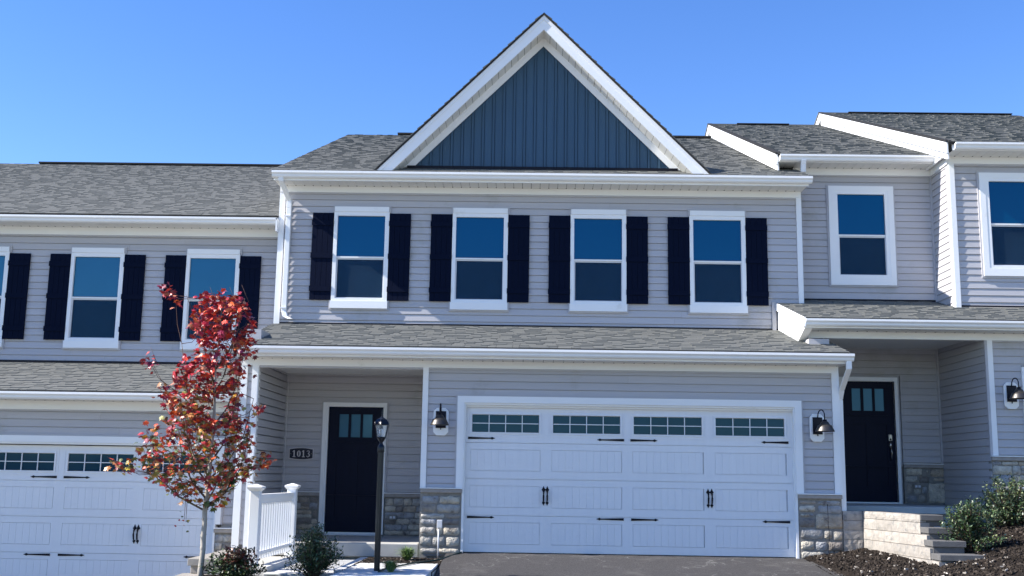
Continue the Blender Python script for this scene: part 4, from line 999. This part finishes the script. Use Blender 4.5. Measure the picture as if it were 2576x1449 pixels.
# ---- hose
pts = [(-.93, -.06, -.055), (-1.05, -.25, -.085), (-1.13, -.5, -.10), (-1.22, -.8, -.115), (-1.36, -1.0, -.125), (-1.46, -1.25, -.12), (-1.55, -1.6, -.118), (-1.66, -2.0, -.118), (-1.75, -2.35, -.118), (-1.80, -2.8, -.12)]
fine = []
for k in range(len(pts)-1):
    p0, p1, p2, p3 = [Vector(pts[clampi(k+d, 0, len(pts)-1)]) for d in (-1, 0, 1, 2)]
    for j in range(5):
        s = j/5; fine.append(.5*((2*p1)+(-p0+p2)*s+(2*p0-5*p1+4*p2-p3)*s*s+(-p0+3*p1-3*p2+p3)*s**3))
mb = MB(); mb.tube(fine, .012, 8); tag(obj('garden_hose', mb, 'hose', smooth=True), 'dark green garden hose crossing the mulch and the pale walkway', 'hose')

# ---- right block wall + steps
t = thing('block_edging', 'sunlit tan block retaining wall with a stepped end below the right porch', 'wall', loc=(0, 0, 0))
A = Vector((4.70, -.20, 0)); zt = .625
P_ends = [(5.256, -1.50), (5.25, -1.78), (5.19, -2.08), (5.17, -2.38)]
tops = [.625, .468, .318, .165]
rnd = random.Random(3)
def blockrow(a, b, z0, z1, off, th=.2):
    a = Vector((*a, 0)); b = Vector((*b, 0)); d = (b-a); L = d.length; d.normalize(); nrm = Vector((d.y, -d.x, 0))
    if nrm.x > 0: nrm = -nrm
    s = -off
    while s < L-.005:
        l2 = rnd.choice([.30, .36, .42]); s0, s1 = max(s, 0), min(s+l2, L)
        if L-s1 < .07: s1 = L
        if s1-s0 > .03:
            nx = max(3, int((s1-s0)/.06)); nz = 3; mb = MB(); g = []
            for j in range(nz+1):
                r_ = []
                for i in range(nx+1):
                    e = i in (0, nx) or j in (0, nz)
                    p = a+d*(s0+.0015+(s1-s0-.003)*i/nx)+nrm*(0 if e else (.005+rnd.uniform(-.003, .004))); r_.append(len(mb.v)); mb.v.append((p.x, p.y, z0+.0015+(z1-z0-.003)*j/nz))
                g.append(r_)
            bk = []
            for j in (0, nz):
                for i in (0, nx):
                    p = a+d*(s0+.0015+(s1-s0-.003)*i/nx)-nrm*th; bk.append(len(mb.v)); mb.v.append((p.x, p.y, z0+.0015+(z1-z0-.003)*j/nz))
            for j in range(nz):
                for i in range(nx): mb.f.append((g[j][i], g[j][i+1], g[j+1][i+1], g[j+1][i]))
            mb.f += [tuple(g[0])+(bk[1], bk[0]), tuple(g[nz])[::-1]+(bk[2], bk[3]), tuple(g[j][0] for j in range(nz+1))+(bk[2], bk[0]), tuple(g[j][nx] for j in range(nz+1))+(bk[3], bk[1]), (bk[0], bk[1], bk[3], bk[2])]
            mb.t += [1]*len(mb.f); mb.c += [None]*len(mb.f)
            obj('wall_block', mb, 'block', t)
        s += l2
a0 = (4.93, -.03)
blockrow(a0, (5.25, -1.49), .525, .625, .1)
blockrow(a0, (5.245, -1.50), .375, .522, 0)
blockrow(a0, (5.235, -1.76), .225, .372, .17)
blockrow(a0, (5.17, -2.04), .08, .222, .05)
blockrow(a0, (5.16, -2.36), -.06, .077, .2)
blockrow((4.90, -.05), (5.10, -2.46), -.2, -.062, .1)
for k_ in range(5): blockrow((4.64, -.015), (4.93, -.015), -.06+.137*k_, .075+.137*k_, .1*(k_ % 2))
box('wall_fill', (4.66, 4.94, .02, .5, -.2, .60), 'block', t)
XES = [5.56, 5.57, 5.62, 5.72]
for k, ((ex, ey), zt_) in enumerate(zip(P_ends, tops)):
    XE = XES[k]
    yb = P_ends[k-1][1]+.02 if k else -1.2
    box('tread', (ex+.0, XE, ey, yb, zt_-.075, zt_), 'paver_grey_shade', t, bevel=.005)
    box('riser', (ex+.02, XE-.02, ey+.03, yb+.02, zt_-.152, zt_-.0755), 'paver_grey_shade', t)
mb = MB(); mb.prism([(4.97, -.0, .614), (5.28, -1.40, .614), (5.55, -1.40, .614), (5.36, .49, .614), (4.66, .49, .614), (4.66, .0, .614)], (0, 0, -.1)); obj('landing', mb, 'paver_grey_shade', t)
mb = MB(); mb.hexa([(5.60, -.05, .1), (9, -.05, .1), (9, .44, .1), (5.60, .44, .1), (5.60, -.05, .385), (9, -.05, .385), (9, .44, .445), (5.60, .44, .445)])
tag(obj('walkway', mb, 'concrete_white'), None, None, kind='structure')

# ================================================================== plants
def leaf_pts(kind, s):
    if kind == 'maple':
        o = [(0, -.1), (.12, .0), (.42, -.1), (.34, .12), (.62, .30), (.36, .40), (.40, .62), (.14, .50), (0, .95), (-.14, .50), (-.40, .62), (-.36, .40), (-.62, .30), (-.34, .12), (-.42, -.1), (-.12, 0)]
    elif kind == 'oval': o = [(0, 0), (.22, .3), (.2, .65), (0, 1), (-.2, .65), (-.22, .3)]
    return [(a*s, b*s) for a, b in o]
def add_leaf(mb, kind, p, s, rnd, col, droop=.5):
    yaw = rnd.uniform(0, 6.28); pit = rnd.uniform(-1.3, .6) if droop else rnd.uniform(-.3, 1.3); roll = rnd.uniform(-.8, .8)
    M = Matrix.Rotation(yaw, 3, 'Z') @ Matrix.Rotation(pit, 3, 'X') @ Matrix.Rotation(roll, 3, 'Y')
    pts = []
    for a, b in leaf_pts(kind, s):
        q = M @ Vector((a, b, -.35*abs(a)*(1 if kind == 'maple' else .6)+ -.1*b*b/s)); pts.append(tuple(p+q))
    mb.poly(pts, col=col)

# ---- red maple
TX, TY = -3.905, -3.0
t = thing('maple_tree', 'young red maple sapling with crimson and orange autumn leaves', 'tree', loc=(0, 0, 0))
rnd = random.Random(17)
tp = [(-3.905, TY, -.35), (-3.90, TY, -.1), (-3.885, TY, .12), (-3.893, TY, .28), (-3.885, TY, .42), (-3.892, TY, .56), (-3.872, TY, .9), (-3.858, TY+.01, 1.3), (-3.85, TY, 1.8), (-3.862, TY-.01, 2.3), (-3.84, TY, 2.8), (-3.83, TY, 3.2)]
mb = MB(); mb.tube(tp, [.038, .034, .030, .034, .029, .030, .026, .021, .016, .012, .008, .004], 10)
for z in (.14, .30, .48): mb.lathe([(.030, -.02), (.036, 0), (.030, .02)], -3.89, TY, z, 10)
trunk = obj('trunk', mb, 'bark', t, smooth=True)
def trunk_at(z):
    for a, b in zip(tp, tp[1:]):
        if a[2] <= z <= b[2]: s = (z-a[2])/(b[2]-a[2]); return Vector(a).lerp(Vector(b), s)
    return Vector(tp[-1])
# outline: (z, left x, right x) measured half-widths
K = 465.
OUT = [(70, 560, 730), (130, 470, 770), (200, 430, 820), (270, 430, 850), (340, 425, 838), (400, 405, 820), (450, 400, 815), (520, 340, 780), (580, 320, 770), (650, 280, 740), (720, 270, 745), (770, 250, 800), (850, 245, 880), (900, 195, 850), (960, 180, 850), (1010, 160, 855), (1060, 190, 850), (1130, 230, 850), (1180, 300, 800), (1230, 430, 745), (1290, 480, 660)]
def outline(z):
    y = 1350-(z-.517)*K
    if y < OUT[0][0] or y > OUT[-1][0]: return None
    for a, b in zip(OUT, OUT[1:]):
        if a[0] <= y <= b[0]:
            s = (y-a[0])/(b[0]-a[0]); l_ = a[1]+(b[1]-a[1])*s; r_ = a[2]+(b[2]-a[2])*s
            return (-3.886+(l_-590)/K, -3.886+(r_-590)/K)
def palette(z, rnd, x):
    u = rnd.random(); h = (z-.6)/2.6 + rnd.uniform(-.18, .18)
    if h > .52: P = [((.20, .010, .018), .40), ((.38, .030, .014), .22), ((.14, .012, .028), .18), ((.40, .08, .02), .10), ((.26, .09, .05), .14)]
    elif h > .26: P = [((.24, .012, .016), .28), ((.42, .05, .012), .20), ((.12, .010, .02), .12), ((.28, .12, .04), .22), ((.12, .11, .03), .14), ((.34, .17, .02), .04)]
    else: P = [((.20, .014, .016), .20), ((.20, .09, .03), .22), ((.07, .08, .02), .24), ((.035, .06, .018), .16), ((.36, .26, .03), .07), ((.32, .05, .014), .11)]
    acc = 0
    for c, w_ in P:
        acc += w_
        if u <= acc: break
    k = rnd.uniform(.9, 2.3); return tuple(min(v*k, .75) for v in c)
tw = MB(); clusters = []
tries = 0
while len(clusters) < 310 and tries < 20000:
    tries += 1
    z = rnd.uniform(.62, 3.30); o = outline(z)
    if not o: continue
    hw = (o[1]-o[0])/2; cx = (o[0]+o[1])/2
    if rnd.random() > hw/.72: continue
    a = rnd.uniform(0, 6.28); r_ = math.sqrt(rnd.random())
    p = Vector((cx+hw*.95*r_*math.cos(a), TY+hw*.8*r_*math.sin(a), z))
    if r_ < .35 and z < 1.5: continue
    if any((p-q).length < .078 for q in clusters): continue
    clusters.append(p)
extra = [Vector((-4.515, TY-.1, 3.30)), Vector((-4.49, TY-.1, 3.22)), Vector((-4.40, TY-.05, 3.14)), Vector((-4.72, TY, 2.43)), Vector((-4.66, TY, 2.37)), Vector((-3.10, TY-.2, 1.20)), Vector((-3.20, TY-.1, 1.18)), Vector((-3.16, TY-.1, 1.26)), Vector((-3.23, TY-.1, 1.12)), Vector((-4.98, TY-.1, 1.16)), Vector((-4.90, TY-.1, 1.10)), Vector((-4.84, TY-.1, 1.16)), Vector((-4.80, TY-.1, 1.05)), Vector((-3.33, TY, 1.9)), Vector((-3.28, TY, 1.83)), Vector((-4.12, TY-.05, .47)), Vector((-4.10, TY-.05, .44))]
mains = []
for (z0, dx, dy, z1) in ((.58, -.78, .02, 1.35), (.60, .50, -.05, 1.45), (.66, .1, .42, 1.5), (.72, -.3, -.35, 1.6), (.95, .46, .15, 1.95), (1.0, -.5, .25, 2.0), (1.15, .38, -.3, 2.1), (1.4, -.42, -.1, 2.6), (1.6, .3, .15, 2.6), (1.8, -.15, .3, 2.8), (2.0, .25, -.1, 3.0), (2.1, -.2, -.15, 3.15), (2.3, .3, .05, 3.2), (.64, .35, .3, 1.2), (.9, -.2, -.45, 1.7)):
    p0 = trunk_at(z0); p3 = p0+Vector((dx, dy, z1-z0)); p1 = p0+Vector((dx*.45, dy*.45, (z1-z0)*.22)); p2 = p0+Vector((dx*.8, dy*.8, (z1-z0)*.55))
    path = [p0.lerp(p1, .5)*.5+p0*.5, p1, p2, p3]; path = [p0]+[p1*.5+p0*.5, p1, p2, p3]
    tw.tube(path, [.013, .011, .009, .006, .003], 6); mains.append(path)
def nearest(p):
    best = None
    for path in mains+[[trunk_at(.6+.1*k) for k in range(27)]]:
        for q in path:
            if q.z < p.z-.04:
                d = (q-p).length + abs((p.z-q.z)-.6*(q-p).length)*.3
                if best is None or d < best[0]: best = (d, q)
    return best[1] if best else trunk_at(.6)
for p in clusters+extra:
    q = nearest(p)
    if p.z < .5: q = Vector((p.x, p.y, .82))
    m_ = q.lerp(p, .5)+Vector(((p.x-q.x)*.15, (p.y-q.y)*.15, -.03 if p.z > .5 else 0)); tw.tube([q, m_, p], [.0045, .0035, .002], 4, cap=False)
for bx, bz in ((-4.30, 3.24), (-3.75, 3.33), (-3.60, 3.36), (-4.0, 3.33), (-4.69, 2.56)):   # bare tips
    q = Vector((bx+.1, TY, bz-.22)); tw.tube([q, Vector((bx, TY, bz))], [.004, .0015], 4)
obj('branches', tw, 'twig', t, smooth=True)
allleaves = []
for p in clusters+extra:
    nl = rnd.randint(7, 12) if p.z > .55 else 5
    for k in range(nl):
        q = p+Vector((rnd.gauss(0, .045), rnd.gauss(0, .045), rnd.gauss(0, .045)-.01))
        allleaves.append((q, rnd.uniform(.052, .09) if p.z > .5 else .035))
allleaves.sort(key=lambda e: e[0].y)
variants = []
for i in range(60):
    mb = MB(); zz = .6+2.7*(i/59.); add_leaf(mb, 'maple', Vector((0, 0, 0)), 1.0, rnd, palette(zz, rnd, 0)); variants.append((zz, mb.mesh('leaf', 'leaf')))
rest = MB(); big = [e for e in allleaves if e[1] > .070][:300]; bs = set(id(e) for e in big)
for e in big:
    q, s = e; c = min(range(60), key=lambda i: abs(variants[i][0]-q.z)+rnd.uniform(0, .35)); o = link('leaf', variants[c][1], t, q, (rnd.uniform(-.3, .3), rnd.uniform(-.3, .3), rnd.uniform(-.5, .5))); o.scale = (s, s, s)
for e in allleaves:
    if id(e) not in bs: add_leaf(rest, 'maple', e[0], e[1], rnd, palette(e[0].z, rnd, 0))
obj('leaf', rest, 'leaf', t, kind='stuff')

# ---- shrubs
def shrub(name, label, cx, cy, z0, rx, rz_, nst, nleaf, s, cols, seed, spiky=.25):
    rnd = random.Random(seed); t = thing(name, label, 'shrub', loc=(cx, cy, z0))
    st = MB(); lf = MB()
    for k in range(nst):
        a = rnd.uniform(0, 6.28); e = rnd.uniform(.15, 1.45); rr = rnd.uniform(.75, 1+spiky)
        tip = Vector((math.cos(a)*math.cos(e)*rx*rr, math.sin(a)*math.cos(e)*rx*rr, .12*rz_+math.sin(e)*rz_*.88*rr))
        mid = Vector((tip.x*.45, tip.y*.45, tip.z*.5)); st.tube([(0, 0, -.03), mid, tip], [.007, .004, .0015], 5, cap=False)
        m2 = nleaf//nst
        for j in range(m2):
            u = 1-rnd.random()**1.6*.75; p = Vector((0, 0, 0)).lerp(mid, u*2) if u < .5 else mid.lerp(tip, u*2-1)
            p = p+Vector((rnd.gauss(0, .022), rnd.gauss(0, .022), rnd.gauss(0, .02))); p.z = max(p.z, .015)
            c = rnd.choice(cols(p, rnd)); kk = rnd.uniform(.6, 1.5); add_leaf(lf, 'oval', p, s*rnd.uniform(.7, 1.3), rnd, tuple(v*kk for v in c), droop=0)
    obj('stems', st, 'twig', t, smooth=True); obj('foliage', lf, 'leaf', t, kind='stuff')
    return t
G1 = [(.045, .08, .035), (.035, .065, .032), (.06, .10, .04), (.024, .045, .024), (.16, .19, .10)]
shrub('holly_shrub', 'round dark green holly shrub left of the lamp post in front of the entry', -2.62, -2.62, -.22, .32, .50, 105, 5600, .036, lambda p, r: G1, 61, .35)
def redc(p, r): return [(.14, .035, .025), (.10, .03, .02), (.16, .07, .05), (.2, .15, .11), (.05, .06, .02)] if p.z > .16+r.uniform(-.05, .08) and p.x > -.08 else [(.03, .055, .018), (.02, .04, .015), (.05, .08, .02), (.06, .09, .04)]
shrub('azalea_shrub', 'low shrub with reddish top leaves at the foot of the maple', -3.50, -2.95, -.22, .33, .32, 85, 3200, .046, redc, 62, .25)
shrub('holly_shrub', 'green shrub beside the stepped end of the tan block wall', 5.80, -1.80, ground_z(5.80, -1.80)-.02, .37, .60, 120, 7500, .036, lambda p, r: G1+[(.05, .09, .02)], 63, .25)
shrub('holly_shrub', 'taller green shrub against the stone at the right edge', 6.92, -.35, ground_z(6.92, -.35)-.02, .50, .64, 130, 7500, .038, lambda p, r: G1+([(.16, .18, .06)] if p.z > .45 else []), 64, .25)
shrub('small_plant', 'tiny pale green seedling in the mulch below the right shrub', 6.25, -1.3, ground_z(6.25, -1.3), .06, .09, 10, 46, .05, lambda p, r: [(.12, .18, .06), (.2, .24, .1)], 65)
shrub('small_plant', 'small bright green plant at the bottom right corner', 6.40, -2.3, ground_z(6.40, -2.3), .12, .22, 16, 160, .04, lambda p, r: [(.06, .12, .02), (.14, .18, .04), (.03, .06, .02)], 66)
shrub('small_plant', 'small leafy plant beside the right shrub at the photo edge', 6.95, -1.1, ground_z(6.95, -1.1), .10, .18, 14, 130, .04, lambda p, r: [(.06, .12, .02), (.14, .18, .04), (.03, .06, .02)], 68)
def tuft(label, cx, cy, z0, n, h, seed):
    rnd = random.Random(seed); mb = MB()
    for k in range(n):
        a = rnd.uniform(0, 6.28); r_ = rnd.uniform(.06, .24)*h/.2; hh = h*rnd.uniform(.5, 1.15); w_ = rnd.uniform(.005, .010)
        d = Vector((math.cos(a), math.sin(a), 0)); sd_ = Vector((-d.y, d.x, 0))*w_; b = Vector((cx, cy, z0))+d*rnd.uniform(0, .025)
        p1 = b+d*r_*.35+Vector((0, 0, hh*.6)); p2 = b+d*r_*1.0+Vector((0, 0, hh*(.95-r_*1.5)))
        c = rnd.choice([(.10, .18, .04), (.16, .26, .07), (.28, .34, .15), (.06, .12, .04)])
        mb.quad(b-sd_, b+sd_, p1+sd_*.8, p1-sd_*.8, col=c); mb.poly([p1-sd_*.8, p1+sd_*.8, p2], col=c)
    return tag(obj('grass_tuft', mb, 'leaf'), label, 'ornamental grass', 'spiky grass tufts near the walkway')
tuft('spiky green grass tuft against the porch slab left of the pillar', -1.69, -.42, -.17, 300, .25, 71)
tuft('spiky green grass tuft at the foot of the lamp post by the hose', -1.66, -2.62, -.14, 280, .17, 72)

# far woods behind the camera, seen only as the dark line in the garage glass
rnd = random.Random(81); mb = MB()
for k in range(260):
    x = rnd.uniform(-160, 160); y = -110+rnd.uniform(-12, 12); h = rnd.uniform(2.8, 4.0); r_ = rnd.uniform(3, 6)
    mb.lathe([(r_*.3, -2), (r_, h*.3), (r_*.8, h*.7), (r_*.3, h), (.01, h+.3)], x, y, -1, 7)
MATS['woods'] = mat('woods', (.03, .04, .015), .95, .1, var=.4, vscale=.5)
tag(obj('far_woods', mb, 'woods'), 'distant low woods across the street, reflected dark in the glass', 'woods', kind='stuff')
